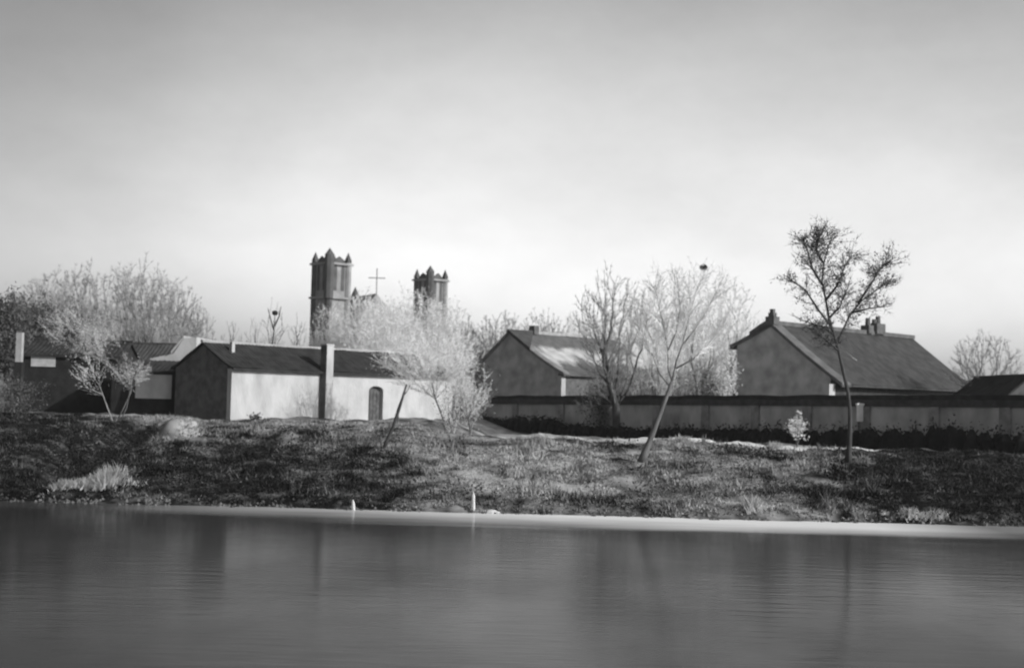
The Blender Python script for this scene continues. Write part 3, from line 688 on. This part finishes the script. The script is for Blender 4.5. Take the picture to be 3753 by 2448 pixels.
# --- grey bare trees, far left
LB = [ (48, 112, 50, 92, 272, 11, .024), (78, 118, 78, 86, 264, 12, .026), (112, 120, 108, 90, 268, 13, .026), (150, 114, 152, 92, 263, 14, .024), (172, 124, 178, 60, 285, 15, .024), (16, 120, 18, 60, 290, 16, .026), (200, 130, 200, 44, 312, 17, .024)]
LBL = ['bare tree with domed crown behind the dark left house', 'tallest bare tree above the dark left roofs', 'bare spreading tree left of the dark forked one',
       'broad bare tree with dark forked trunk left of the dark gable', 'bare tree sloping down toward the dark gable roof', 'bare tree at the left edge of the grove', 'low bare tree just above the dark gable apex']
for (pb, Y, pc, w, yt, sd, tw), lb in zip(LB, LBL):
    tree('bare_tree', lb, sd, pb, Y, pc, w, yt, r0=.30, N=1350, cb=.10, twig_r=tw * .8, sp=12, mtwig=M_twig, mtrunk=M_bark if sd == 14 else M_barkmid, group='bare trees behind the left houses', n1=8, kids=(6, 7, 6, 4), up=.16)
# dark evergreens at left edge
for (pb, Y, pc, w, yt, sd, lb) in [(8, 96, 8, 52, 291, 21, 'dense dark tree filling the left edge above the roofs'), (44, 100, 43, 36, 296, 22, 'dark bushy tree behind the short white post'), (66, 104, 68, 26, 305, 23, 'small dark tree between the short white post and the pale tree')]:
    tree('dark_tree', lb, sd, pb, Y, pc, w, yt, r0=.2, lv=3, twig_r=.03, mtwig=M_twigdark, mtrunk=M_bark, N=500, leaf=M_leaftree, leaf_s=.13, leaf_n=6 if sd == 21 else 4, leaf_r=.4, group='dark trees at the left edge', n1=9, kids=(6, 6, 5, 4), up=.12)
# pale blossoming tree leaning over the dark house, thin twin trunks
tree('pale_tree', 'pale feathery tree on thin twin trunks hanging over the dark left house', 31, 117, 76, 84, 82, 300, trunk=[(0, 0, 0), (.05, 0, .12), (.11, 0, .28), (.10, .02, .5), (.0, .0, .68)], r0=.035, N=520, cb=.50, sp=7, gap=.1,
     mtwig=M_twigsoft, mtrunk=M_barkmid, twig_r=.013, leaf=M_leafpale, leaf_s=.04, leaf_n=2, leaf_r=.15, n1=8, kids=(6, 5, 5, 4), up=.05, droop=.25)
tree('pale_tree', 'pale drooping sapling in front of the lean-to, right of the twin trunks', 32, 119, 75, 132, 50, 355, trunk=[(0, 0, 0), (.1, 0, .25), (.14, 0, .5), (.18, .02, .7)], r0=.03, N=200, cb=.55, sp=6, gap=.05,
     mtwig=M_twigsoft, mtrunk=M_barkmid, twig_r=.012, leaf=M_leafpale, leaf_s=.04, leaf_n=2, leaf_r=.12, n1=7, kids=(6, 6, 5, 4), up=.0, droop=.3)
tree('pale_tree', 'thin pale leaning stem left of the drooping sapling, in front of the dark house', 33, 113, 75.3, 88, 40, 352, trunk=[(0, 0, 0), (-.08, 0, .3), (-.16, 0, .6), (-.22, .02, .8)], r0=.03, N=90, cb=.4,
     mtwig=M_twigpale, mtrunk=M_barkpale, twig_r=.010, leaf=M_leafpale, leaf_s=.04, leaf_n=1, leaf_r=.12, n1=5, kids=(5, 4, 4, 4), up=.0)
# saplings behind the white house
for (pb, pc, w, yt, sd, lb) in [(232, 232, 24, 315, 41, 'thin bare sapling just right of the dark gable apex'), (272, 273, 38, 301, 42, 'small dark-stemmed tree holding the left nest'), (258, 254, 26, 318, 43, 'low bare sapling left of the nest tree'), (298, 298, 26, 314, 44, 'thin bare sapling left of the tall church tower')]:
    tree('bare_sapling', lb, sd, pb, 125, pc, w, yt, r0=.14, N=170, twig_r=.014, mtrunk=M_barkmid, group='bare saplings behind the white house', n1=6, kids=(5, 5, 4, 4), spread=.7)
# pale overgrown trees in the centre, in front of the church and over the end of the white house
PC = [(372, 118, 366, 62, 288, 51, 'tall pale tree in front of the church cross'), (415, 120, 412, 72, 283, 52, 'tallest pale tree, under the right church tower'), (398, 112, 392, 90, 306, 53, 'wide pale tree behind the middle of the white house roof'),
      (446, 116, 440, 66, 300, 54, 'pale tree between the right church tower and the middle house'), (330, 122, 334, 50, 303, 55, 'pale tree in front of the foot of the left church tower')]
for pb, Y, pc, w, yt, sd, lb in PC:
    tree('pale_tree', lb, sd, pb, Y, pc, w, yt, r0=.16, N=1100, sp=12, cb=.1, twig_r=.022, mtwig=M_twigpale, mtrunk=M_barkpale, leaf=M_leafpale, leaf_s=.07, leaf_n=4, leaf_r=.35, group='pale trees in front of the church', n1=8, kids=(6, 6, 5, 4), up=.14)
PD = [(446, 82, 430, 110, 332, 61, 'hazy pale willow spreading over the right end of the white house roof'), (470, 80, 470, 52, 362, 62, 'drooping pale willow right of the white house wall'), (452, 79, 452, 30, 386, 63, 'low grey shrub at the right end of the white wall')]
for pb, Y, pc, w, yt, sd, lb in PD:
    tree('pale_willow', lb, sd, pb, Y, pc, w, yt, r0=.055, N={61: 1000, 62: 420, 63: 260}[sd], cb={61: .36, 62: .30, 63: .05}[sd], sp=8, gap=.22 if sd == 61 else .15, twig_r=.012, mtwig=M_twigpale, mtrunk=M_barkmid, leaf=M_leafpale if sd != 63 else M_leafmid, leaf_s=.05, leaf_n=2, leaf_r=.25, n1=9, kids=(6, 5, 5, 4), up=-.02, group='pale willows at the end of the white house')
# grey tree line behind the middle house
for i, (pc, w, yt, lb) in enumerate([(462, 50, 316, 'low grey tree left of the middle house gable'), (500, 56, 312, 'low grey tree above the middle house gable'), (545, 60, 310, 'grey tree above the middle house ridge'), (480, 50, 336, 'bushy grey tree beside the middle house left wall')]):
    tree('grey_tree', lb, 71 + i, pc, 170 if i < 3 else 140, pc, w, yt, r0=.2, lv=4, twig_r=.035, mtwig=M_twig, group='grey trees around the middle house', n1=8, kids=(6, 6, 5, 4), up=.15)
# dark forked tree and pale tall trees, right of centre
tree('forked_tree', 'bare tree with dark forked trunk right of the middle house', 81, 617, 108, 612, 84, 268, trunk=[(0, 0, 0), (-.005, 0, .2), (-.01, 0, .38), (-.03, 0, .5), (-.05, 0, .62)], r0=.30, N=800, sp=9, cb=.2, twig_r=.020, mtrunk=M_bark, mtwig=M_twig, n1=7, kids=(6, 6, 5, 4), zb=1.6)
PR = [(655, 112, 655, 74, 276, 91, 'pale airy tree between the forked tree and the leaning tree'), (704, 114, 703, 76, 258, 92, 'tallest pale tree holding the right nest'), (735, 118, 738, 56, 282, 93, 'pale bare tree just left of the large gable'), (580, 150, 584, 44, 300, 94, 'faint pale tree left of the forked tree'), (680, 125, 680, 60, 290, 95, 'faint pale tree behind the leaning tree crown')]
for pb, Y, pc, w, yt, sd, lb in PR:
    tree('pale_bare_tree', lb, sd, pb, Y, pc, w, yt, r0=.18, N=1000, sp=12, cb=.12, twig_r=.020, mtrunk=M_barkmid, mtwig=M_twigpale, group='pale bare trees behind the wall', n1=8, kids=(6, 5, 5, 4), zb=1.6, up=.2)
# shrubs behind the wall
for i, (pc, w, yt, m_, lb) in enumerate([(604, 50, 378, M_leafdark, 'dark shrub behind the wall under the middle house eave'), (640, 60, 366, M_leafmid, 'grey shrub behind the wall below the forked tree'), (690, 60, 362, M_leafmid, 'grey shrub behind the wall by the leaning trunk'),
                                       (716, 30, 372, M_leafdark, 'dark shrub behind the wall left of the large gable'), (726, 18, 350, M_leafpale, 'bright pale bush against the left edge of the large gable'), (610, 40, 352, M_leafmid, 'grey shrub around the forked trunk')]):
    Y = 112 if i != 4 else 104
    tree('shrub', lb, 101 + i, pc, Y, pc, w, yt, r0=.08, lv=3, twig_r=.02, mtwig=M_twig, leaf=m_, leaf_s=.09, leaf_n=5, leaf_r=.35, N=300, cb=.02, cat='shrub', n1=9, kids=(6, 5, 4, 4), zb=1.6, up=.05, trunk=[(0, 0, 0), (0, 0, .1), (0, 0, .2), (0, 0, .3)])
# far right bare tree
tree('bare_tree', 'small bare fan-shaped tree between the large roof and the right-edge roof', 111, 984, 112, 984, 74, 330, r0=.16, lv=4, twig_r=.018, mtrunk=M_barkmid, mtwig=M_twig, n1=7, kids=(5, 5, 4, 3), zb=1.6, spread=.8, trunk=[(0, 0, 0), (0, 0, .12), (0, 0, .25), (0, 0, .42)])

# leaning tree in front of the wall
def limb_tree(name, label, Y, path, rads, mt, cat='tree'):
    P_ = [at(px, py, Y) for px, py in path]; g = P_[0].copy()
    root = empty(name, tuple(g), label, cat)
    mb = MB(); mb.tube(P_, rads, 8); mb.build('trunk', mt, root, smooth=True)
    return root, P_
Y = 63.2
root, PP = limb_tree('leaning_tree', 'slender leaning bare tree on the bank in front of the wall', Y, [(641, 462), (645, 452), (650, 440), (656, 424), (662, 408), (668, 392), (672, 381)], [.21, .17, .13, .115, .10, .09, .085], M_barkmid)
rng = random.Random(5); mt = MB(); mc = MB(); ml = MB()
LIMBS = [[(672, 381), (668, 368), (668, 350), (664, 328), (659, 306), (655, 285)], [(672, 381), (676, 362), (682, 345), (688, 322), (693, 302), (699, 282)], [(670, 386), (660, 374), (651, 352), (640, 330), (634, 308)], [(682, 345), (694, 330), (706, 312), (716, 292)], [(668, 350), (676, 332), (680, 308), (678, 280)], [(676, 368), (694, 358), (708, 344), (722, 326)]]
for L_ in LIMBS:
    q = [at(a, b, Y + rng.uniform(-.5, .5) * (i > 0)) for i, (a, b) in enumerate(L_)]
    mt.tube(q, [.038 - .027 * i / (len(q) - 1) for i in range(len(q))], 5)
    for k in range(36):
        t_ = rng.uniform(.25, 1) * (len(q) - 1); j = min(len(q) - 2, int(t_)); p0 = q[j].lerp(q[j + 1], t_ - j); d = (q[j + 1] - q[j]).normalized()
        d = (d + Vector((rng.gauss(0, .6), rng.gauss(0, .6), rng.gauss(0, .3)))).normalized(); l_ = rng.uniform(.4, 1.1)
        p1 = p0 + d * l_ * .5; p2 = p1 + (d + Vector((0, 0, .3)) + Vector((rng.gauss(0, .2), rng.gauss(0, .2), 0))).normalized() * l_ * .5
        mc.tube([p0, p1, p2], [.016, .011, .007], 3)
        for _ in range(5):
            a = p0.lerp(p2, rng.uniform(.3, 1)); dd = (d + Vector((rng.gauss(0, .6), rng.gauss(0, .6), rng.gauss(0, .4) + .2))).normalized() * rng.uniform(.25, .5)
            mc.tube([a, a + dd], [.008, .005], 3); spray(rng, mc, a + dd, dd.normalized(), 3, .4, .007)
mt.build('limb', M_barkmid, root, smooth=True); tag(mc.build('crown', M_twigpale, root), kind='stuff')

# dark-leaved tree in front of the wall, right
Y = 63.5
root, PP = limb_tree('leafy_tree', 'tall slender tree with dark ragged foliage, in front of the large roof', Y, [(848, 462), (849, 448), (850, 430), (850, 410), (848, 392), (844, 374), (839, 352), (834, 334), (829, 318)], [.17, .12, .10, .09, .08, .075, .07, .065, .06], M_bark)
LIMBS = [([(829, 318), (826, 300), (822, 282), (824, 262), (829, 244), (834, 232)], 1), ([(831, 326), (816, 306), (806, 290), (795, 282), (786, 276)], .5), ([(836, 346), (842, 332), (850, 314), (862, 300), (876, 290), (890, 281)], 1),
         ([(826, 300), (838, 284), (844, 268), (852, 255)], .7), ([(822, 284), (812, 268), (808, 252), (803, 238)], .8), ([(852, 312), (870, 308), (886, 306)], .4), ([(858, 303), (872, 282), (880, 268), (889, 262)], .9), ([(834, 334), (822, 326), (808, 322)], .5), ([(824, 264), (816, 250), (820, 234)], .8), ([(838, 350), (828, 340), (820, 336)], .5), ([(829, 318), (840, 306), (846, 290)], .8)]
rng = random.Random(8); mt = MB(); mc = MB(); ml = MB()
for L_, dens in LIMBS:
    q = [at(a, b, Y + rng.uniform(-.6, .6) * (i > 0)) for i, (a, b) in enumerate(L_)]
    mt.tube(q, [.06 - .042 * i / (len(q) - 1) for i in range(len(q))], 5)
    for k in range(int(50 * dens)):
        t_ = rng.uniform(.15, 1) * (len(q) - 1); j = min(len(q) - 2, int(t_)); p0 = q[j].lerp(q[j + 1], t_ - j); d = (q[j + 1] - q[j]).normalized()
        d = (d * .8 + Vector((rng.gauss(0, .7), rng.gauss(0, .7), rng.gauss(0, .45) + .1))).normalized(); l_ = rng.uniform(.3, .95)
        p1 = p0 + d * l_ * .5; p2 = p1 + (d + Vector((rng.gauss(0, .3), rng.gauss(0, .3), .1))).normalized() * l_ * .5
        mc.tube([p0, p1, p2], [.014, .010, .006], 3); spray(rng, mc, p1, d, 5, .45, .010); spray(rng, mc, p2, d, 5, .4, .010)
        if noise.noise(p0 * .9) > -.22:
            for w_ in (.3, .5, .7, .85, 1.0): leafquads(rng, ml, p0.lerp(p2, w_), .055, 3, .11)
mt.build('limb', M_bark, root, smooth=True); cr = tag(mc.build('crown', M_twigdark, root), kind='stuff'); tag(ml.build('foliage', M_leaftree, cr), kind='stuff')

# dead leaning trunk on the left part of the bank
Y = 65.2
root, PP = limb_tree('dead_trunk', 'bare dark leaning stem in front of the white wall', Y, [(383, 448), (388, 438), (394, 424), (399, 408), (403, 396), (406.5, 384)], [.11, .085, .075, .085, .06, .04], M_bark, 'tree')
mb = MB(); q = at(394, 424, Y); mb.tube([q, q + Vector((.18, .05, .3)), q + Vector((.2, .05, .62))], [.035, .025, .015], 5); mb.build('branch', M_bark, root); mb = MB(); q = at(403, 396, Y); mb.tube([q, q + Vector((.16, 0, .22)), q + Vector((.34, 0, .55))], [.03, .02, .012], 5); mb.build('branch', M_bark, root)

# fallen pieces of wood on the bank
for a_, b_, Y_, lb in (((456, 450), (468, 453), 64.5, 'short dark log lying on the pale middle of the bank'), ((612, 451), (634, 455), 64.0, 'thin dark fallen branch just left of the leaning tree foot')):
    p0 = at(a_[0], a_[1], Y_); p1 = at(b_[0], b_[1], Y_ - .2); p0.z = terr(p0.x, p0.y) + .07; p1.z = terr(p1.x, p1.y) + .06; r_ = .12 if 'log' in lb else .05
    mb = MB(); mb.tube([p0, p0.lerp(p1, .35) + Vector((0, .05, .05)), p0.lerp(p1, .7) + Vector((0, -.04, .02)), p1], [r_, r_ * .95, r_ * .8, r_ * .5], 7); tag(mb.build('log', M_bark), lb, 'log')
# nests
def nest(px, py, Y, r, label):
    rng = random.Random(int(px)); c = at(px, py, Y); mb = MB()
    for i in range(260):
        d = Vector((rng.gauss(0, 1), rng.gauss(0, 1), rng.gauss(0, .8))).normalized(); p_ = c + Vector((d.x * r, d.y * r, d.z * r * .8)) * rng.uniform(.55, 1)
        tdir = d.cross(Vector((rng.gauss(0, 1), rng.gauss(0, 1), rng.gauss(0, 1)))).normalized() * r * .8
        mb.tube([p_ - tdir * .5, p_ + tdir * .5], [.03, .02], 3)
    tag(mb.build('bird_nest', M_nest), label, 'nest', "birds' nests in the bare trees")
nest(703.5, 267, 113.5, .30, 'dark round nest high in the tall pale tree right of centre')
nest(275, 312.5, 125, .26, 'small dark nest in the bare sapling left of the church tower')
sap = [o for o in bpy.data.objects if o.get('label') == 'small dark-stemmed tree holding the left nest'][0]
for a_, b_, c_ in (((271, 352), (274, 330), (275, 313)), ((274, 330), (271, 320), (268, 308)), ((274.5, 326), (279, 316), (281, 306))):
    mb = MB(); mb.tube([at(a_[0], a_[1], 125), at(b_[0], b_[1], 125), at(c_[0], c_[1], 125)], [.08, .055, .03], 5); mb.build('limb', M_bark, sap)
nest(72.5, 336, 77, .42, 'large dark nest-like clump in the pale feathery tree over the dark house')
# ------------------------------------------------------------------ hedge and shrubs at the foot of the wall
def clump(mb, rng, c, rx, ry, rz, n, s):
    for _ in range(n):
        d = Vector((rng.gauss(0, 1), rng.gauss(0, 1), rng.gauss(0, 1))).normalized() * rng.uniform(.6, 1.05)
        leafquads(rng, mb, c + Vector((d.x * rx, d.y * ry, abs(d.z) * rz)), s, 1, .06)
rng = random.Random(3); mb = MB(); core = MB()
HT = [(500, 414), (520, 412), (545, 413), (565, 418), (590, 421), (640, 423), (700, 423), (745, 421), (770, 420), (810, 424), (840, 419), (850, 422), (870, 420), (900, 421), (930, 417), (950, 415), (975, 418), (1000, 424), (1030, 422), (1080, 424)]
def htop(px):
    for (a, b), (c_, d_) in zip(HT, HT[1:]):
        if a <= px <= c_: return b + (d_ - b) * (px - a) / (c_ - a)
    return 423
s = 1.0
while s < WL:
    q = wa + wu * s + wn_ * rng.uniform(1.0, 2.0); px = proj((q.x, q.y, 3))[0]; zg = terr(q.x, q.y); zt = at(px, htop(px) + rng.uniform(-2, 3), q.y).z
    clump(mb, rng, Vector((q.x, q.y, zg - .1)), .75, .6, max(.5, zt - zg) * rng.uniform(.85, 1.12), 110, .12)
    n = 8; vs = []
    for lat in range(4):
        for k in range(n):
            th = 2 * math.pi * k / n; r_ = (.5, .48, .36, .1)[lat] * rng.uniform(.8, 1.2); vs.append((q.x + math.cos(th) * r_, q.y + math.sin(th) * r_, zg - .2 + (max(.5, zt - zg)) * (0, .4, .7, .85)[lat]))
    core.add(vs, [(l * n + k, l * n + (k + 1) % n, (l + 1) * n + (k + 1) % n, (l + 1) * n + k) for l in range(3) for k in range(n)] + [tuple(range(3 * n, 4 * n))])
    s += .42
hd = empty('hedge', (wa.x, wa.y - 1, 1.6), 'long unkempt black hedge at the foot of the grey wall', 'hedge')
core.build('branches', M_hedge, hd); mb.build('foliage', M_hedge, hd)
def bush(name, label, px, ytop, ybot, wpx, Y, mt, n, s, seed, spiky=False, group=None, cat='shrub', ground=True):
    rng = random.Random(seed); c = at(px, ybot, Y); 
    zg = terr(c.x, Y) if ground else c.z
    h = (ybot - ytop) / F * Y; w_ = wpx / F * Y / 2; mb = MB()
    root = empty(name, (c.x, Y, zg), label, cat, group)
    for i in range(n):
        if spiky:
            a = Vector((c.x + rng.gauss(0, w_ * .5), Y + rng.gauss(0, w_ * .3), 0)); a.z = terr(a.x, a.y) - .03
            d = Vector((rng.gauss(0, .6), rng.gauss(0, .4), 1)).normalized() * h * rng.uniform(.25, 1.05) * (.75 + .9 * noise.noise(Vector((a.x * 1.4, seed, 0)))) * math.exp(-((a.x - c.x) / w_ / 1.1) ** 2)
            sd = Vector((rng.uniform(.5, 1), rng.uniform(-.5, .5), 0)).normalized() * s; k = len(mb.v)
            mb.v += [tuple(a - sd), tuple(a + sd), tuple(a + d)]; mb.f.append((k, k + 1, k + 2))
        else:
            d = Vector((rng.gauss(0, 1), rng.gauss(0, 1), rng.gauss(0, 1))).normalized() * rng.uniform(.3, 1.0) ** .5
            d *= .8 + .9 * noise.noise(d.normalized() * 1.6 + Vector((seed, 0, 0)))
            leafquads(rng, mb, Vector((c.x + d.x * w_, Y + d.y * w_ * .8, c.z + h * max(0, .45 + .55 * d.z))), s, 1, .06)
    if not spiky:
        st = MB()
        for i in range(9):
            p1 = Vector((c.x + rng.gauss(0, w_ * .5), Y + rng.gauss(0, w_ * .4), c.z + h * rng.uniform(.5, .95))); p0 = Vector((c.x, Y, min(zg, c.z)))
            st.tube([p0, p0.lerp(p1, .5) + Vector((0, 0, h * .1)), p1], [.025, .018, .008], 4)
        st.build('stem', M_barkmid, root)
    tag(mb.build('foliage' if not spiky else 'blades', mt, root), kind='stuff')
    return root
bush('pale_shrub', 'round pale shrub standing out against the dark hedge', 797, 412, 440, 22, 70.5, M_leafpale, 420, .09, 201)
bush('grass_clump', 'spiky pale grass clump on the crest right of the leaning tree', 686, 437, 449, 22, 69.5, M_straw, 260, .035, 202, True, cat='grass clump')
bush('grass_clump', 'pale grass clump on the crest left of the round pale shrub', 774, 436, 447, 22, 69.8, M_straw, 260, .035, 203, True, cat='grass clump')
bush('reed_clump', 'large pale grass heap at the water edge, far left', 102, 472, 493, 62, 57.3, M_straw, 2600, .05, 204, True, cat='grass clump')
bush('reed_clump', 'smaller pale grass patch at the water edge, left of the large heap', 66, 482, 498, 40, 56.9, M_straw, 700, .04, 205, True, cat='grass clump')
bush('reed_clump', 'pale waterside grass clump below the leaning tree, right of centre', 757, 501, 515, 36, 56.2, M_straw, 600, .035, 206, True, cat='grass clump')
bush('reed_clump', 'pale waterside grass clump right of the leafy tree', 912, 510, 522, 34, 56.0, M_straw, 420, .035, 207, True, cat='grass clump')
bush('reed_clump', 'thin pale waterside grass tuft nearest the right edge', 936, 510, 524, 24, 56.0, M_straw, 260, .03, 208, True, cat='grass clump')
bush('reed_clump', 'thin pale waterside tuft right below the leafy tree', 884, 512, 520, 12, 56.2, M_straw, 120, .03, 209, True, cat='grass clump')
bush('dark_bush', 'dark bush hanging low on the bank below the leafy tree', 838, 455, 490, 26, 61.0, M_hedge, 420, .09, 210)
bush('grey_bush', 'shapeless grey bush before the dark house at the far left edge', 16, 372, 417, 66, 77.0, M_leafmid, 2600, .07, 212)
bush('dark_bush', 'small dark bush against the foot of the white wall', 255, 412, 422, 16, 78.0, M_leafdark, 160, .08, 211)
# straw heap on the left bank
rng = random.Random(77); c = at(182, 438, 67.5); zg = terr(c.x, 67.5); sh = empty('straw_heap', (c.x, 67.5, zg), 'pale rounded heap at the head of the dark gully, left of the white house', 'straw heap')
mb = MB(); n = 18; rings = 7; hh = at(184, 418, 67.5).z - zg; rw = 46 / F * 67.5 / 2
for l in range(rings):
    f = l / (rings - 1); r_ = rw * math.cos(f * math.pi / 2 * .97) ** .6
    for k in range(n):
        th = 2 * math.pi * k / n; j = 1 + .45 * noise.noise(Vector((math.cos(th) * 1.3, math.sin(th) * 1.3, f * 2 + 5)))
        mb.v.append((c.x + math.cos(th) * r_ * j, 67.5 + math.sin(th) * r_ * j * .8, zg - .15 + (hh + .15) * math.sin(f * math.pi / 2) * (1 + .1 * noise.noise(Vector((th, f, 1))))))
for l in range(rings - 1):
    for k in range(n): mb.f.append((l * n + k, l * n + (k + 1) % n, (l + 1) * n + (k + 1) % n, (l + 1) * n + k))
mb.f.append(tuple(range((rings - 1) * n, rings * n))); mb.build('mound', M_plaster2, sh, smooth=True)
mb = MB()
for i in range(2600):
    th = rng.uniform(0, 2 * math.pi); f = rng.random() ** .8; r_ = rw * math.cos(f * math.pi / 2) ** .6; a = Vector((c.x + math.cos(th) * r_, 67.5 + math.sin(th) * r_ * .8, zg - .05 + hh * math.sin(f * math.pi / 2)))
    d = Vector((math.cos(th) * .5 + rng.gauss(0, .4), math.sin(th) * .5 + rng.gauss(0, .4), rng.gauss(0, .5))).normalized() * rng.uniform(.12, .3); sd = d.cross(Vector((.2, .3, 1))).normalized() * .018; k = len(mb.v)
    mb.v += [tuple(a - sd), tuple(a + sd), tuple(a + d)]; mb.f.append((k, k + 1, k + 2))
tag(mb.build('straw', M_straw, sh), kind='stuff')
# stakes and stones at the waterline
for px, y0, y1, Y, lb in ((354, 513, 499, 55.6, 'short white stake at the water edge, left of centre'), (473.5, 508, 491, 56.4, 'taller white stake at the water edge beside the pale stones')):
    Y = shore(xat(px, Y, 0)) + (Y - 55.5) * .4 - .15; a = at(px, y0, Y); b = at(px - 1 + (px > 400) * 1.0, y1, Y); mb = MB()
    a.z = -.3
    mb.tube([a, a.lerp(b, .5), a.lerp(b, .85), b], [.085, .075, .06, .012], 6); tag(mb.build('stake', M_post), lb, 'stake', 'white stakes at the water edge')
def rock(px, Y, r, lb, seed):
    rng = random.Random(seed); x = xat(px, Y, 0); Y = shore(x) + .15 if Y < 60 else Y; z = max(terr(x, Y), -.05); mb = MB(); n = 9; R = 5
    for l in range(R):
        f = l / (R - 1); 
        for k in range(n):
            th = 2 * math.pi * k / n; rr = r * math.cos(f * 1.45) * (1 + .25 * noise.noise(Vector((math.cos(th) * 2, math.sin(th) * 2, f + seed))))
            mb.v.append((x + math.cos(th) * rr * 1.3, Y + math.sin(th) * rr, z - .08 + r * .75 * math.sin(f * 1.5)))
    for l in range(R - 1):
        for k in range(n): mb.f.append((l * n + k, l * n + (k + 1) % n, (l + 1) * n + (k + 1) % n, (l + 1) * n + k))
    mb.f.append(tuple(range((R - 1) * n, R * n))); tag(mb.build('stone', M_rock), lb, 'stone', 'pale stones at the waterline')
rock(485, 55.7, .16, 'pale stone right of the taller white stake', 1); rock(491, 55.6, .22, 'largest pale stone at the waterline near the taller stake', 2); rock(497, 55.8, .14, 'small pale stone at the right of the waterline stones', 3)
rock(541, 74, .22, 'small pale stone at the foot of the wall hedge', 4)
# ------------------------------------------------------------------ ground cover (uncountable)
rng = random.Random(9)
def cover(name, N, ylo, yhi, hmin, hmax, wdt, dens, mt, lean=.4, doff=0):
    mb = MB(); av = []
    i = 0
    while i < N:
        Y = ylo + (yhi - ylo) * rng.random(); X = rng.uniform(-.40, .40) * Y
        i += 1
        d = dry(X, Y) if ylo >= 50 else .5
        nn = noise.noise(Vector((X * .5, Y * .5, 33)))
        if nn < dens: continue
        z = terr(X, Y)
        if z < .02: continue
        if X > -4 and Y > 69.3 and X / Y * F < 370 and (Y > 71.2 or rng.random() < .85): continue
        if X > -4 and Y > 71.5: continue
        hh = rng.uniform(hmin, hmax) * (1 + nn)
        for _ in range(6):
            a = Vector((X + rng.gauss(0, .09), Y + rng.gauss(0, .09), z - .02)); t_ = Vector((rng.gauss(0, lean), rng.gauss(0, lean), 1)).normalized() * hh * rng.uniform(.6, 1.2)
            sd = Vector((rng.uniform(-1, 1), rng.uniform(-1, 1), 0)).normalized() * wdt; k = len(mb.v)
            mb.v += [tuple(a - sd), tuple(a + sd), tuple(a + t_)]; mb.f.append((k, k + 1, k + 2)); dv = max(0, min(1, d + doff + rng.gauss(0, .12))); av += [dv] * 3
    tag(mb.build(name, mt, attr=av), kind='stuff')
cover('weeds', 48000, 55.6, 79.5, .05, .17, .04, -.55, M_weed, .8)
cover('tall_weeds', 3000, 56, 70, .2, .45, .03, .14, M_weed, .45)
def scrub(name, N, mt, lo, hi, hmin, hmax, s):
    mb = MB()
    for _ in range(N):
        Y = rng.uniform(56.2, 69); X = rng.uniform(-.39, .39) * Y; d = dry(X, Y)
        if not (lo <= d <= hi): continue
        z = terr(X, Y); h_ = rng.uniform(hmin, hmax); w_ = rng.uniform(.25, .7)
        for _ in range(int(90 * w_)):
            leafquads(rng, mb, Vector((X + rng.gauss(0, w_), Y + rng.gauss(0, w_ * .6), z + h_ * rng.random() ** 1.5)), s, 1, .05)
    if name == 'dark_scrub':  # extra clumps along the gully, their dark colour standing in for its shade
        for _ in range(150):
            f = rng.random(); Y = 74 - 15.5 * f; X = -18.7 - .3 * f + rng.gauss(0, .55); z = terr(X, Y); h_ = rng.uniform(.15, .4)
            for _ in range(30): leafquads(rng, mb, Vector((X + rng.gauss(0, .3), Y + rng.gauss(0, .4), z + h_ * rng.random())), s, 1, .05)
    tag(mb.build(name, mt), kind='stuff')
mb = MB(); rg = random.Random(44)
for _ in range(900):
    X = rg.uniform(-21, 22); Y = shore(X) + rg.gauss(.12, .22); z = max(terr(X, Y), 0); r_ = rg.uniform(.03, .10) * (1.6 if rg.random() < .05 else 1)
    if noise.noise(Vector((X * .6, 0, 77))) < -.12: continue
    k = len(mb.v); mb.v += [(X + r_ * 1.4, Y, z - .02), (X + rg.uniform(-.3, .3) * r_, Y + r_, z - .02), (X - r_ * 1.3, Y, z - .02), (X, Y - r_, z - .02), (X + rg.gauss(0, .3) * r_, Y, z + r_ * .9)]
    mb.f += [(k, k + 1, k + 4), (k + 1, k + 2, k + 4), (k + 2, k + 3, k + 4), (k + 3, k, k + 4)]
tag(mb.build('shore_pebbles', M_pebble), kind='stuff')
scrub('dark_scrub', 900, M_scrub, 0, .33, .12, .45, .07)
scrub('pale_scrub', 330, M_leafmid, .45, 1, .08, .28, .06)
# ------------------------------------------------------------------ air
USE_HAZE = True
if USE_HAZE:
    hm = bpy.data.materials.new('haze_air'); hm.use_nodes = True; t = hm.node_tree
    for n_ in list(t.nodes):
        if n_.type == 'BSDF_PRINCIPLED': t.nodes.remove(n_)
    pv = t.nodes.new('ShaderNodeVolumePrincipled'); pv.inputs['Density'].default_value = .00022; pv.inputs['Color'].default_value = (.9, .9, .9, 1); pv.inputs['Anisotropy'].default_value = .2
    t.links.new(pv.outputs[0], t.nodes['Material Output'].inputs['Volume'])
    mb = MB(); mb.box((-1210, -310, -3.2), (2420, 0, 0), (0, 1520, 0), (0, 0, 38)); hz = mb.build('haze', hm); tag(hz, kind='stuff')
